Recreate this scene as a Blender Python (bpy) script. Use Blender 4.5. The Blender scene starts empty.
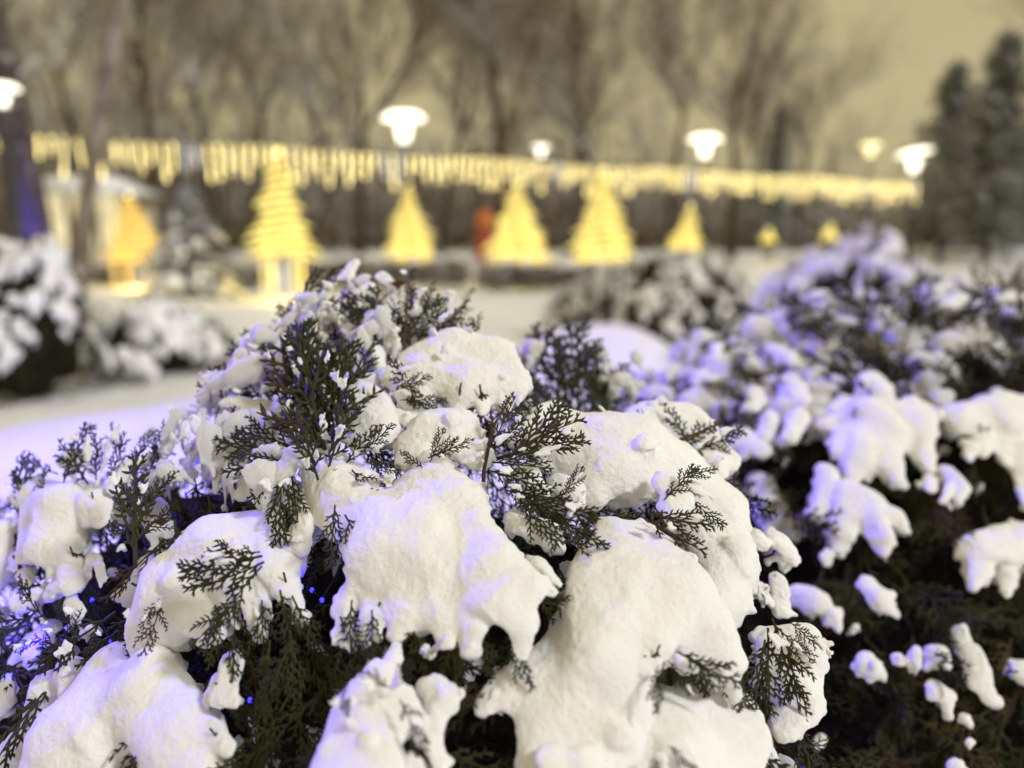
import bpy, math, random
import numpy as np
from mathutils import Vector, Matrix, Quaternion

rnd = random.Random(7)
nrs = np.random.RandomState(11)
R = math.radians
scene = bpy.context.scene
col = scene.collection

# ------------------------------------------------------------------ camera
W, H, F = 1024, 768, 804.0
PITCH = R(10.5)
CAM = np.array([0.0, 0.0, 1.25])
cd = bpy.data.cameras.new('camera')
cam = bpy.data.objects.new('camera', cd); col.objects.link(cam)
cam.location = CAM; cam.rotation_euler = (R(90) - PITCH, 0, 0)
cd.sensor_width = 36; cd.lens = F / W * 36
cd.clip_start = 0.01; cd.clip_end = 2000
cd.dof.use_dof = True; cd.dof.focus_distance = 0.76; cd.dof.aperture_fstop = 1.85
scene.camera = cam
FW = np.array([0, math.cos(PITCH), -math.sin(PITCH)])
UP = np.array([0, math.sin(PITCH), math.cos(PITCH)])
RT = np.array([1.0, 0, 0])
def P(px, py, d):
    """world point seen in the direction (px, py) at depth d in metres"""
    return CAM + d * (FW + (px - 512) / F * RT - (py - 384) / F * UP)
def G(px, d, z=0.0):
    """point on the ground plane (height z) in direction px at forward distance d"""
    return np.array([(px - 512) / F * d, d, z])

# ------------------------------------------------------------------ world, sun, exposure
world = bpy.data.worlds.new('World'); scene.world = world; world.use_nodes = True
nt = world.node_tree; nt.nodes.clear()
SUN_EL, SUN_AZ = R(42), R(116)       # soft warm glow from behind and to the right of the viewer
out = nt.nodes.new('ShaderNodeOutputWorld')
sky = nt.nodes.new('ShaderNodeTexSky'); sky.sky_type = 'NISHITA'; sky.sun_disc = False
sky.sun_elevation = R(-4); sky.sun_rotation = SUN_AZ
b1 = nt.nodes.new('ShaderNodeBackground'); b1.inputs['Strength'].default_value = 0.05
nt.links.new(sky.outputs[0], b1.inputs['Color'])
tc = nt.nodes.new('ShaderNodeTexCoord')
mp = nt.nodes.new('ShaderNodeMapping'); mp.inputs['Scale'].default_value = (1.2, 1.2, 3.0)
nz = nt.nodes.new('ShaderNodeTexNoise'); nz.inputs['Scale'].default_value = 1.6; nz.inputs['Detail'].default_value = 4
cr = nt.nodes.new('ShaderNodeValToRGB')
cr.color_ramp.elements[0].position = 0.3; cr.color_ramp.elements[0].color = (0.58, 0.495, 0.275, 1)
cr.color_ramp.elements[1].position = 0.7; cr.color_ramp.elements[1].color = (0.72, 0.615, 0.345, 1)
nt.links.new(tc.outputs['Generated'], mp.inputs[0]); nt.links.new(mp.outputs[0], nz.inputs['Vector'])
nt.links.new(nz.outputs['Fac'], cr.inputs[0])
b2 = nt.nodes.new('ShaderNodeBackground'); b2.inputs['Strength'].default_value = 0.58
nt.links.new(cr.outputs[0], b2.inputs['Color'])
ad = nt.nodes.new('ShaderNodeAddShader')
nt.links.new(b1.outputs[0], ad.inputs[0]); nt.links.new(b2.outputs[0], ad.inputs[1])
nt.links.new(ad.outputs[0], out.inputs['Surface'])

sd = bpy.data.lights.new('sun', 'SUN'); sd.energy = 1.6; sd.angle = R(10); sd.color = (0.96, 0.97, 1.0)
sun = bpy.data.objects.new('sun', sd); col.objects.link(sun)
sv = Vector((math.sin(SUN_AZ) * math.cos(SUN_EL), math.cos(SUN_AZ) * math.cos(SUN_EL), math.sin(SUN_EL)))
sun.rotation_euler = sv.to_track_quat('Z', 'Y').to_euler()
sun.location = (3, -4, 8)
BLUE_FLOODS = [((-3.4, 2.9, 3.0), (-1.6, 2.6, 0.0), 900.0), ]

vs = scene.view_settings
vs.view_transform = 'Standard'; vs.look = 'None'; vs.exposure = 0.42; vs.gamma = 1
scene.render.engine = 'CYCLES'
cy = scene.cycles
cy.use_denoising = True
cy.use_adaptive_sampling = True; cy.adaptive_threshold = 0.03; cy.adaptive_min_samples = 20
cy.max_bounces = 5; cy.diffuse_bounces = 3; cy.glossy_bounces = 2; cy.transmission_bounces = 3
cy.sample_clamp_indirect = 4.0; cy.caustics_reflective = False; cy.caustics_refractive = False

# ------------------------------------------------------------------ materials
def mat(name, c1, c2=None, scale=8.0, rough=0.7, bump=0.0, bscale=60.0, sss=0.0, emit=None, estr=0.0, snow=0.0, spec=0.3, coords='Object'):
    m = bpy.data.materials.new(name); m.use_nodes = True
    t = m.node_tree; b = t.nodes['Principled BSDF']
    b.inputs['Roughness'].default_value = rough
    b.inputs['Specular IOR Level'].default_value = spec
    tcn = t.nodes.new('ShaderNodeTexCoord')
    def noise(s, det=4):
        n = t.nodes.new('ShaderNodeTexNoise'); n.inputs['Scale'].default_value = s; n.inputs['Detail'].default_value = det
        t.links.new(tcn.outputs[coords], n.inputs['Vector']); return n
    if c2 is None: c2 = tuple(x * 0.8 for x in c1)
    n = noise(scale)
    r = t.nodes.new('ShaderNodeValToRGB')
    r.color_ramp.elements[0].position = 0.35; r.color_ramp.elements[0].color = (*c1, 1)
    r.color_ramp.elements[1].position = 0.65; r.color_ramp.elements[1].color = (*c2, 1)
    t.links.new(n.outputs['Fac'], r.inputs[0]); last = r.outputs[0]
    if snow > 0:                      # snow lying on the upward sides
        g = t.nodes.new('ShaderNodeNewGeometry'); sx = t.nodes.new('ShaderNodeSeparateXYZ')
        t.links.new(g.outputs['Normal'], sx.inputs[0])
        n2 = noise(scale * 1.7)
        ma = t.nodes.new('ShaderNodeMath'); ma.operation = 'ADD'
        t.links.new(sx.outputs['Z'], ma.inputs[0]); t.links.new(n2.outputs['Fac'], ma.inputs[1])
        r2 = t.nodes.new('ShaderNodeValToRGB')
        r2.color_ramp.elements[0].position = min(0.99, 1.0 - snow * 0.5); r2.color_ramp.elements[1].position = 1.0
        t.links.new(ma.outputs[0], r2.inputs[0])
        mx = t.nodes.new('ShaderNodeMixRGB'); mx.inputs['Color2'].default_value = (0.8, 0.8, 0.8, 1)
        t.links.new(r2.outputs[0], mx.inputs[0]); t.links.new(last, mx.inputs['Color1']); last = mx.outputs[0]
    t.links.new(last, b.inputs['Base Color'])
    if sss:
        b.inputs['Subsurface Weight'].default_value = sss
        b.inputs['Subsurface Radius'].default_value = (1.0, 1.0, 1.0)
        b.inputs['Subsurface Scale'].default_value = 0.006
    if bump:
        n3 = noise(bscale, 6); n4 = noise(bscale * 6, 2)
        a2 = t.nodes.new('ShaderNodeMath'); a2.operation = 'MULTIPLY_ADD'; a2.inputs[1].default_value = 0.35
        t.links.new(n4.outputs['Fac'], a2.inputs[0]); t.links.new(n3.outputs['Fac'], a2.inputs[2])
        bp = t.nodes.new('ShaderNodeBump'); bp.inputs['Strength'].default_value = bump; bp.inputs['Distance'].default_value = 0.6 / bscale
        t.links.new(a2.outputs[0], bp.inputs['Height']); t.links.new(bp.outputs[0], b.inputs['Normal'])
    if emit:
        b.inputs['Emission Color'].default_value = (*emit, 1); b.inputs['Emission Strength'].default_value = estr
    return m

M = {}
M['snow'] = mat('snow', (0.90, 0.90, 0.90), (0.86, 0.86, 0.87), 14, 0.6, 0.65, 220, sss=0.2, spec=0.25)
M['ground_snow'] = mat('ground_snow', (0.86, 0.86, 0.87), (0.80, 0.80, 0.82), 0.6, 0.6, 0.5, 5.0, spec=0.2)
M['spray'] = mat('spray', (0.046, 0.045, 0.011), (0.024, 0.028, 0.008), 9, 0.5, 0.3, 300, spec=0.25)
M['spray_brown'] = mat('spray_brown', (0.075, 0.046, 0.014), (0.034, 0.028, 0.008), 14, 0.55, 0.3, 300, spec=0.25)
M['shade_dark_spray'] = mat('shade_dark_spray', (0.020, 0.016, 0.008), (0.010, 0.010, 0.005), 9, 0.7, spec=0.1)  # dead brown inner sprays, darkened further to paint in the shrubs' inner shade
M['stem'] = mat('stem', (0.10, 0.050, 0.030), (0.055, 0.032, 0.022), 40, 0.75, 0.4, 200)
M['bark'] = mat('bark', (0.085, 0.066, 0.052), (0.045, 0.036, 0.030), 3, 0.85, 0.5, 12, snow=0.55)
M['bark_pale'] = mat('bark_pale', (0.36, 0.31, 0.27), (0.15, 0.12, 0.10), 2.5, 0.8, 0.5, 12)
M['twig'] = mat('twig', (0.17, 0.112, 0.066), (0.08, 0.053, 0.033), 1.5, 0.85, snow=0.6)
M['far_twig'] = mat('far_twig', (0.21, 0.15, 0.088), (0.12, 0.085, 0.05), 0.3, 0.9, snow=0.5)
M['needle'] = mat('needle', (0.060, 0.060, 0.026), (0.034, 0.036, 0.016), 1.0, 0.8, snow=0.08)
M['blue_needle'] = mat('blue_needle', (0.085, 0.09, 0.11), (0.045, 0.048, 0.058), 2.0, 0.8, snow=0.4)
M['metal'] = mat('metal', (0.05, 0.05, 0.05), (0.03, 0.03, 0.03), 10, 0.45)
M['cable'] = mat('cable', (0.02, 0.02, 0.018), None, 10, 0.6)
M['lamp'] = mat('lamp', (0.8, 0.8, 0.8), None, 5, 0.5, emit=(1.0, 0.92, 0.70), estr=2.2)
M['lamp_yellow'] = mat('lamp_yellow', (0.8, 0.8, 0.7), None, 5, 0.5, emit=(1.0, 0.83, 0.38), estr=1.5)
M['lamp_green'] = mat('lamp_green', (0.8, 0.8, 0.7), None, 5, 0.5, emit=(0.80, 1.0, 0.72), estr=1.0)
M['bulb_warm'] = mat('bulb_warm', (0.8, 0.7, 0.4), None, 5, 0.4, emit=(1.0, 0.80, 0.30), estr=6.5)
M['bulb_white'] = mat('bulb_white', (0.8, 0.8, 0.8), None, 5, 0.4, emit=(0.95, 0.93, 0.95), estr=2.5)
M['rope_yellow'] = mat('rope_yellow', (0.6, 0.5, 0.1), None, 5, 0.5, emit=(1.0, 0.86, 0.28), estr=0.85)
M['rope_orange'] = mat('rope_orange', (0.6, 0.4, 0.1), None, 5, 0.5, emit=(1.0, 0.72, 0.20), estr=0.7)
M['rope_amber'] = mat('rope_amber', (0.5, 0.3, 0.06), None, 5, 0.5, emit=(1.0, 0.66, 0.16), estr=0.30)
M['bulb_yellow'] = mat('bulb_yellow', (0.8, 0.7, 0.2), None, 5, 0.4, emit=(1.0, 0.86, 0.34), estr=3.2)
M['blue_led'] = mat('blue_led', (0.1, 0.1, 0.8), None, 5, 0.3, emit=(0.03, 0.02, 1.0), estr=3)
M['flood_lens'] = mat('flood_lens', (0.1, 0.1, 0.8), None, 5, 0.3, emit=(0.12, 0.06, 1.0), estr=6)
M['red'] = mat('red', (0.26, 0.05, 0.04), (0.20, 0.04, 0.04), 4, 0.5)
M['orange'] = mat('orange', (0.45, 0.15, 0.05), None, 4, 0.5)
M['wall_cream'] = mat('wall_cream', (0.55, 0.48, 0.34), (0.48, 0.42, 0.30), 2, 0.8, 0.2, 20)
M['lit_pane'] = mat('lit_pane', (0.7, 0.65, 0.45), None, 2, 0.4, emit=(1.0, 0.86, 0.50), estr=0.5)
M['wood'] = mat('wood', (0.12, 0.075, 0.04), (0.07, 0.045, 0.025), 6, 0.7, 0.3, 20)
M['dead_leaf'] = mat('dead_leaf', (0.28, 0.11, 0.03), (0.16, 0.06, 0.02), 60, 0.7)
M['ribbon'] = mat('ribbon', (0.05, 0.05, 0.45), (0.04, 0.04, 0.35), 20, 0.5)

# ------------------------------------------------------------------ mesh helpers
def mesh_np(name, verts, faces, smooth=True):
    """faces: (n,k) int array"""
    me = bpy.data.meshes.new(name)
    verts = np.asarray(verts, np.float32); faces = np.asarray(faces, np.int32)
    n, k = faces.shape
    me.vertices.add(len(verts)); me.vertices.foreach_set('co', verts.ravel())
    me.loops.add(n * k); me.loops.foreach_set('vertex_index', faces.ravel())
    me.polygons.add(n)
    me.polygons.foreach_set('loop_start', np.arange(0, n * k, k, dtype=np.int32))
    if smooth: me.polygons.foreach_set('use_smooth', np.ones(n, bool))
    me.update(calc_edges=True); me.validate()
    return me
def obj(name, me, m=None, parent=None, kind=None):
    o = bpy.data.objects.new(name, me); col.objects.link(o)
    if m is not None and me is not None and not me.materials: me.materials.append(m)
    if parent is not None: o.parent = parent
    if kind: o['kind'] = kind
    return o
def tag(o, label=None, cat=None, group=None, kind=None):
    if label: o['label'] = label
    if cat: o['category'] = cat
    if group: o['group'] = group
    if kind: o['kind'] = kind
    return o
def thing(name, loc, label, cat, group=None, rz=0.0):
    o = bpy.data.objects.new(name, None); col.objects.link(o)
    o.empty_display_size = 0.1
    o.location = tuple(float(v) for v in loc); o.rotation_euler = (0, 0, rz)
    return tag(o, label, cat, group)

def frusta(P0, P1, R0, R1, sides=4):
    """many open tapered tubes at once -> verts, quads"""
    P0, P1 = np.asarray(P0, float), np.asarray(P1, float)
    R0, R1 = np.asarray(R0, float), np.asarray(R1, float)
    d = P1 - P0; L = np.linalg.norm(d, axis=1, keepdims=True); d = d / np.maximum(L, 1e-9)
    ref = np.where(np.abs(d[:, 2:3]) > 0.9, np.array([[1.0, 0, 0]]), np.array([[0, 0, 1.0]]))
    u = np.cross(d, ref); u /= np.linalg.norm(u, axis=1, keepdims=True); v = np.cross(d, u)
    a = np.arange(sides) * 2 * math.pi / sides
    ring = u[:, None, :] * np.cos(a)[None, :, None] + v[:, None, :] * np.sin(a)[None, :, None]
    V0 = P0[:, None, :] + ring * R0[:, None, None]; V1 = P1[:, None, :] + ring * R1[:, None, None]
    n = len(P0)
    V = np.concatenate([V0, V1], 1).reshape(-1, 3)
    i = np.arange(sides); j = (i + 1) % sides
    q = np.stack([i, j, j + sides, i + sides], 1)
    Q = (np.arange(n) * 2 * sides)[:, None, None] + q[None]
    return V, Q.reshape(-1, 4)
class Parts:
    """collects quads for one mesh"""
    def __init__(s): s.v = []; s.f = []; s.n = 0
    def add(s, V, Fq):
        s.v.append(np.asarray(V, float)); s.f.append(np.asarray(Fq) + s.n); s.n += len(V); return s
    def tube(s, pts, rad, sides=8, caps=True):
        pts = np.asarray(pts, float); n = len(pts)
        rad = np.broadcast_to(np.asarray(rad, float), (n,))
        t = np.gradient(pts, axis=0); t /= np.maximum(np.linalg.norm(t, axis=1, keepdims=True), 1e-9)
        u = np.cross(t[0], [0, 0, 1.0])
        if np.linalg.norm(u) < 0.1: u = np.cross(t[0], [1.0, 0, 0])
        rings = []
        a = np.arange(sides) * 2 * math.pi / sides
        for k in range(n):
            u = u - t[k] * np.dot(u, t[k]); u /= np.linalg.norm(u); w = np.cross(t[k], u)
            rings.append(pts[k] + rad[k] * (np.cos(a)[:, None] * u + np.sin(a)[:, None] * w))
        V = np.concatenate(rings)
        i = np.arange(sides); j = (i + 1) % sides
        Q = np.concatenate([np.stack([i, j, j + sides, i + sides], 1) + k * sides for k in range(n - 1)])
        if caps:
            V = np.vstack([V, pts[:1], pts[-1:]]); a0, a1 = n * sides, n * sides + 1; o = (n - 1) * sides
            Q = np.vstack([Q, np.stack([j, i, np.full(sides, a0), np.full(sides, a0)], 1), np.stack([i + o, j + o, np.full(sides, a1), np.full(sides, a1)], 1)])
        return s.add(V, Q)
    def box(s, lo, hi):
        x0, y0, z0 = lo; x1, y1, z1 = hi
        V = [(x0,y0,z0),(x1,y0,z0),(x1,y1,z0),(x0,y1,z0),(x0,y0,z1),(x1,y0,z1),(x1,y1,z1),(x0,y1,z1)]
        return s.add(V, [(0,3,2,1),(4,5,6,7),(0,1,5,4),(1,2,6,5),(2,3,7,6),(3,0,4,7)])
    def lathe(s, prof, sides=16, c=(0, 0, 0)):
        a = np.arange(sides) * 2 * math.pi / sides
        V = np.concatenate([np.stack([c[0] + r * np.cos(a), c[1] + r * np.sin(a), np.full(sides, c[2] + z)], 1) for r, z in prof])
        i = np.arange(sides); j = (i + 1) % sides
        Q = np.concatenate([np.stack([i, j, j + sides, i + sides], 1) + k * sides for k in range(len(prof) - 1)])
        return s.add(V, Q)
    def octa(s, cs, r):
        cs = np.asarray(cs, float); n = len(cs)
        r = np.broadcast_to(np.asarray(r, float), (n,))
        b = np.array([(1,0,0),(0,1,0),(-1,0,0),(0,-1,0),(0,0,1),(0,0,-1)], float)
        V = (cs[:, None, :] + b[None] * r[:, None, None]).reshape(-1, 3)
        q = np.array([(0,1,4,4),(1,2,4,4),(2,3,4,4),(3,0,4,4),(1,0,5,5),(2,1,5,5),(3,2,5,5),(0,3,5,5)])
        return s.add(V, ((np.arange(n) * 6)[:, None, None] + q[None]).reshape(-1, 4))
    def mesh(s, name, smooth=True):
        V = np.concatenate(s.v); Q = np.concatenate(s.f)
        me = bpy.data.meshes.new(name)
        tri = Q[:, 2] == Q[:, 3]
        quads, tris = Q[~tri], Q[tri][:, :3]
        me.vertices.add(len(V)); me.vertices.foreach_set('co', V.astype(np.float32).ravel())
        loops = np.concatenate([quads.ravel(), tris.ravel()]).astype(np.int32)
        me.loops.add(len(loops)); me.loops.foreach_set('vertex_index', loops)
        st = np.concatenate([np.arange(len(quads)) * 4, len(quads) * 4 + np.arange(len(tris)) * 3]).astype(np.int32)
        me.polygons.add(len(st)); me.polygons.foreach_set('loop_start', st)
        if smooth: me.polygons.foreach_set('use_smooth', np.ones(len(st), bool))
        me.update(calc_edges=True); me.validate(); return me

# ---- noise and surface nets for the snow
def _hash(i, j, k, s):
    n = (i * 73856093) ^ (j * 19349663) ^ (k * 83492791) ^ (s * 2654435)
    n = (n ^ (n >> 13)) * 1274126177; n = n & 0x7fffffff; n = n ^ (n >> 16)
    return (n & 0xffff) / 32767.5 - 1.0
def vnoise(p, s=0):
    i = np.floor(p).astype(np.int64); f = p - i; f = f * f * (3 - 2 * f)
    r = 0
    for a in (0, 1):
        wa = f[:, 0] if a else 1 - f[:, 0]
        for b in (0, 1):
            wb = f[:, 1] if b else 1 - f[:, 1]
            for c in (0, 1):
                wc = f[:, 2] if c else 1 - f[:, 2]
                r = r + wa * wb * wc * _hash(i[:, 0] + a, i[:, 1] + b, i[:, 2] + c, s)
    return r
def vwarp(p, scale, amp, seed):
    q = p * scale
    return np.stack([vnoise(q, seed), vnoise(q + 17.3, seed + 1), vnoise(q - 9.1, seed + 2)], 1) * amp

def surface_nets(D, org, h):
    ins = D < 0
    nx, ny, nzz = D.shape
    cnt = np.zeros((nx - 1, ny - 1, nzz - 1), np.int8)
    for a in (0, 1):
        for b in (0, 1):
            for c in (0, 1):
                cnt += ins[a:nx - 1 + a, b:ny - 1 + b, c:nzz - 1 + c]
    ci, cj, ck = np.nonzero((cnt > 0) & (cnt < 8))
    n = len(ci)
    acc = np.zeros((n, 3)); num = np.zeros(n)
    cor = [(a, b, c) for a in (0, 1) for b in (0, 1) for c in (0, 1)]
    val = {q: D[ci + q[0], cj + q[1], ck + q[2]].astype(float) for q in cor}
    for q in cor:
        for ax in range(3):
            if q[ax] == 0:
                q2 = tuple(1 if t == ax else q[t] for t in range(3))
                d0, d1 = val[q], val[q2]
                m = (d0 < 0) != (d1 < 0)
                t = np.where(m, d0 / np.where(m, d0 - d1, 1), 0)
                pt = np.zeros((n, 3)); pt[:] = q; pt[:, ax] = t
                acc += pt * m[:, None]; num += m
    V = org + h * (np.stack([ci, cj, ck], 1) + acc / num[:, None])
    idx = np.full(cnt.shape, -1, np.int64); idx[ci, cj, ck] = np.arange(n)
    quads = []
    for ax in range(3):
        s0 = [slice(None)] * 3; s1 = [slice(None)] * 3
        s0[ax] = slice(0, -1); s1[ax] = slice(1, None)
        a0, a1 = ins[tuple(s0)], ins[tuple(s1)]
        e = np.stack(np.nonzero(a0 != a1), 1)
        o1, o2 = [(1, 2), (2, 0), (0, 1)][ax]
        ok = (e[:, o1] > 0) & (e[:, o2] > 0) & (e[:, o1] < D.shape[o1] - 1) & (e[:, o2] < D.shape[o2] - 1)
        e = e[ok]
        def at(d1, d2):
            c = e.copy(); c[:, o1] -= d1; c[:, o2] -= d2
            return idx[c[:, 0], c[:, 1], c[:, 2]]
        q = np.stack([at(1, 1), at(0, 1), at(0, 0), at(1, 0)], 1)
        flip = ~a0[e[:, 0], e[:, 1], e[:, 2]]
        q[flip] = q[flip][:, ::-1]
        quads.append(q)
    return V, np.concatenate(quads)

def snow_mesh(strokes, n, vox, k, flat=0.7, seed=0, lump=1.0, name='snow_pad'):
    """strokes: list of arrays (m,4) = xyz + radius; smooth union of round cones, flattened along n"""
    n = np.asarray(n, float); n = n / np.linalg.norm(n)
    u = np.cross([0, 0, 1.0], n); u = u / np.linalg.norm(u) if np.linalg.norm(u) > 1e-3 else np.array([1.0, 0, 0])
    v = np.cross(n, u); B = np.stack([u, v, n / flat])         # rows
    Bi = np.linalg.inv(B)
    S = [np.concatenate([s[:, :3] @ B.T, s[:, 3:4]], 1) for s in strokes]
    allp = np.concatenate(S); mr = allp[:, 3].max()
    lo = (allp[:, :3] - allp[:, 3:4]).min(0) - 2 * k - 3 * vox; hi = (allp[:, :3] + allp[:, 3:4]).max(0) + 2 * k + 3 * vox
    dims = np.ceil((hi - lo) / vox).astype(int) + 1
    D = np.full(dims, 0.5, np.float32)
    for s in S:
        for a, b in zip(s[:-1], s[1:]):
            m = max(a[3], b[3]) + k + 2 * vox
            l2 = np.maximum(np.floor((np.minimum(a[:3], b[:3]) - m - lo) / vox).astype(int), 0)
            h2 = np.minimum(np.ceil((np.maximum(a[:3], b[:3]) + m - lo) / vox).astype(int) + 1, dims)
            gx, gy, gz = [(lo[t] + vox * np.arange(l2[t], h2[t])).astype(np.float32) for t in range(3)]
            ab = b[:3] - a[:3]; L2 = max(float(ab @ ab), 1e-9)
            X, Y, Z = gx[:, None, None] - a[0], gy[None, :, None] - a[1], gz[None, None, :] - a[2]
            t = np.clip((X * ab[0] + Y * ab[1] + Z * ab[2]) / L2, 0, 1)
            d = np.sqrt((X - t * ab[0]) ** 2 + (Y - t * ab[1]) ** 2 + (Z - t * ab[2]) ** 2) - (a[3] + (b[3] - a[3]) * t)
            sub = D[l2[0]:h2[0], l2[1]:h2[1], l2[2]:h2[2]]
            kk = min(k, 0.9 * min(a[3], b[3]) + 0.3 * vox)
            hh = np.clip(0.5 + 0.5 * (sub - d) / kk, 0, 1)
            sub[...] = sub * (1 - hh) + d * hh - kk * hh * (1 - hh)
    V, Q = surface_nets(D, lo, vox)
    V = V @ Bi.T
    V = V + vwarp(V, 1 / 0.055, 0.0085 * lump, seed + 3) + vwarp(V, 1 / 0.024, 0.0022 * lump, seed) + vwarp(V, 1 / 0.0105, 0.0007 * lump, seed + 5) + vwarp(V, 1 / 0.005, 0.0004 * lump, seed + 9)
    for amp1, amp2, s1, s2, lo_, hi_ in ((0.0090, 0.0050, 0.015, 0.0075, -0.05, 0.50), (0.0004, 0.0004, 0.0045, 0.0028, 1.0, 2.0)):
        fn = np.cross(V[Q[:, 2]] - V[Q[:, 0]], V[Q[:, 3]] - V[Q[:, 1]])
        N = np.zeros_like(V)
        for c in range(4):
            for a in range(3): N[:, a] += np.bincount(Q[:, c], fn[:, a], len(V))
        N /= np.maximum(np.linalg.norm(N, axis=1, keepdims=True), 1e-12)
        w = np.clip((hi_ - N @ n) / (hi_ - lo_), 0, 1)
        V = V + N * (w * (amp1 * vnoise(V / s1, seed + 21) + amp2 * vnoise(V / s2, seed + 23) - 0.3 * amp1) * min(lump, 1.0))[:, None]
    return mesh_np(name, V, Q)

# ---- evergreen sprays (flat fans of scale-leaved shoots), rachis along +Y, length 1
def spray_segs(seed, hi=True):
    r = random.Random(seed); P0, P1, R0, R1 = [], [], [], []
    bend = r.uniform(-0.12, 0.12); droop = r.uniform(0.05, 0.28)
    def axis(t): return np.array([bend * t * t, t, -droop * t * t])
    def seg(a, b, ra, rb): P0.append(a); P1.append(b); R0.append(ra); R1.append(rb)
    N = 8 if hi else 3
    for i in range(N):
        seg(axis(i / N), axis((i + 1) / N), 0.016 * (1 - 0.6 * i / N), 0.016 * (1 - 0.6 * (i + 1) / N))
    n = 14 if hi else 10
    wid = r.uniform(0.34, 0.52); peak = r.uniform(0.25, 0.42)
    for i in range(n):
        t = 0.10 + 0.88 * i / (n - 1); side = 1 if i % 2 else -1
        env = (t / peak) ** 0.7 if t < peak else (1 - (t - peak) / (1.04 - peak)) ** 0.8
        L = wid * (0.12 + 0.88 * env) * r.uniform(0.5, 1.25)
        if r.random() < 0.12: continue
        ang = R(r.uniform(36, 54)) * (1 - 0.35 * t)
        b = axis(t); cz = r.uniform(-0.40, 0.22); cu = r.uniform(0.0, 0.45)
        def sh(s): # curve of the side shoot (turns forward towards the tip)
            a = ang * (1 - cu * s)
            return b + np.array([side * math.sin(a) * L * s, math.cos(a) * L * s, cz * L * s - 0.18 * L * s * s])
        m = 3 if hi else 1
        for q in range(m):
            seg(sh(q / m), sh((q + 1) / m), 0.015 * (1 - 0.3 * q / m), 0.015 * (1 - 0.3 * (q + 1) / m) if q < m - 1 else 0.005)
        nb = max(2, int(L / (0.056 if hi else 0.085)))
        for q in range(nb):
            s = 0.16 + 0.80 * q / nb; sd = side if q % 2 else -side
            bl = (0.125 if hi else 0.14) * (1 - 0.55 * s) * r.uniform(0.6, 1.2) * (0.6 + L)
            a = ang * (1 - cu * s) * side
            a2 = a + sd * R(r.uniform(32, 50))
            p = sh(s); dr = np.array([math.sin(a2), math.cos(a2), r.uniform(-0.35, 0.25)])
            if hi:
                md = p + dr * bl * 0.55
                seg(p, md, 0.012, 0.0155); seg(md, p + dr * bl + np.array([0, 0.18 * bl, 0]), 0.0155, 0.004)
            else:
                seg(p, p + dr * bl, 0.017, 0.006)
    return np.array(P0), np.array(P1), np.array(R0), np.array(R1)
SPRAY = []
for i in range(10):
    V, Q = frusta(*spray_segs(100 + i), sides=4)
    SPRAY.append(mesh_np('spray', V, Q)); SPRAY[-1].materials.append(M['spray'] if i % 5 else M['spray_brown'])
LOW = [frusta(*spray_segs(200 + i, False), sides=3) for i in range(6)]
def spray_frame(base, tip, facing):
    base, tip = np.asarray(base, float), np.asarray(tip, float)
    y = tip - base; L = np.linalg.norm(y); y = y / L
    z = np.asarray(facing, float); z = z - y * (z @ y)
    if np.linalg.norm(z) < 1e-3: z = np.array([0.3, -0.8, 0.5]); z = z - y * (z @ y)
    z /= np.linalg.norm(z); x = np.cross(y, z)
    return x, y, z, L
SPRAY_N = {}
def spray(parent, base, tip, facing=(0, -0.75, 0.5), var=None, wide=1.0):
    x, y, z, L = spray_frame(base, tip, facing)
    me = SPRAY[rnd.randrange(10) if var is None else var]
    o = obj('spray', me, None, parent)
    pl = np.array(parent.location)
    m = Matrix(((x[0]*L*wide, y[0]*L, z[0]*L, base[0]-pl[0]), (x[1]*L*wide, y[1]*L, z[1]*L, base[1]-pl[1]), (x[2]*L*wide, y[2]*L, z[2]*L, base[2]-pl[2]), (0,0,0,1)))
    o.matrix_local = m
    SPRAY_N[parent.name] = SPRAY_N.get(parent.name, 0) + 1
    return o
def spray_mass(parent, items, m, name='inner_foliage'):
    """items: (base, tip, facing); one joined mesh of simpler sprays"""
    pl = np.array(parent.location); p = Parts()
    for k, (b, t, f) in enumerate(items):
        x, y, z, L = spray_frame(b, t, f)
        V, Q = LOW[k % 6]
        p.add((V * L) @ np.stack([x, y, z]) + np.asarray(b) - pl, Q)
    return obj(name, p.mesh(name), m, parent, 'stuff')

# small snow pads for copying: a cap with a few hanging fingers, about 1 unit wide; local frame: X right, Y downhill, Z out
PADS = []
def pad_variant(seed):
    r = random.Random(seed); st = []
    c = r.uniform(0.20, 0.30)
    st.append(np.array([[-0.22, -0.05, 0, c * 0.7], [0, 0, 0.03, c], [0.2, 0.02, 0, c * 0.75]]) + np.array([r.uniform(-.05,.05), 0, 0, 0]))
    for q in range(r.randint(2, 5)):
        x = r.uniform(-0.34, 0.34); l = r.uniform(0.25, 0.75)
        w = r.uniform(0.08, 0.17)
        st.append(np.array([[x * 0.4, 0, 0, w * 1.3], [x, l * 0.55, -0.03, w], [x * 1.25 + r.uniform(-.06, .06), l, -0.10, w * r.uniform(0.35, 0.7)]]))
    for q in range(6):
        st.append(np.array([[*(np.array([r.uniform(-.4, .4), r.uniform(-.1, .5), r.uniform(-.05, .1)])), r.uniform(.03, .08)]] * 2) + np.array([[0, 0, 0, 0], [.02, .02, 0, 0]]))
    st = [s * 0.1 for s in st]
    me = snow_mesh(st, (0, 0, 1), 0.0024, 0.008, 0.62, seed, 1.0)
    V = np.empty(len(me.vertices) * 3, np.float32); me.vertices.foreach_get('co', V); me.vertices.foreach_set('co', V * 10)
    me.materials.append(M['snow']); return me
for i in range(12): PADS.append(pad_variant(50 + i))
CRUMB = []
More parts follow.
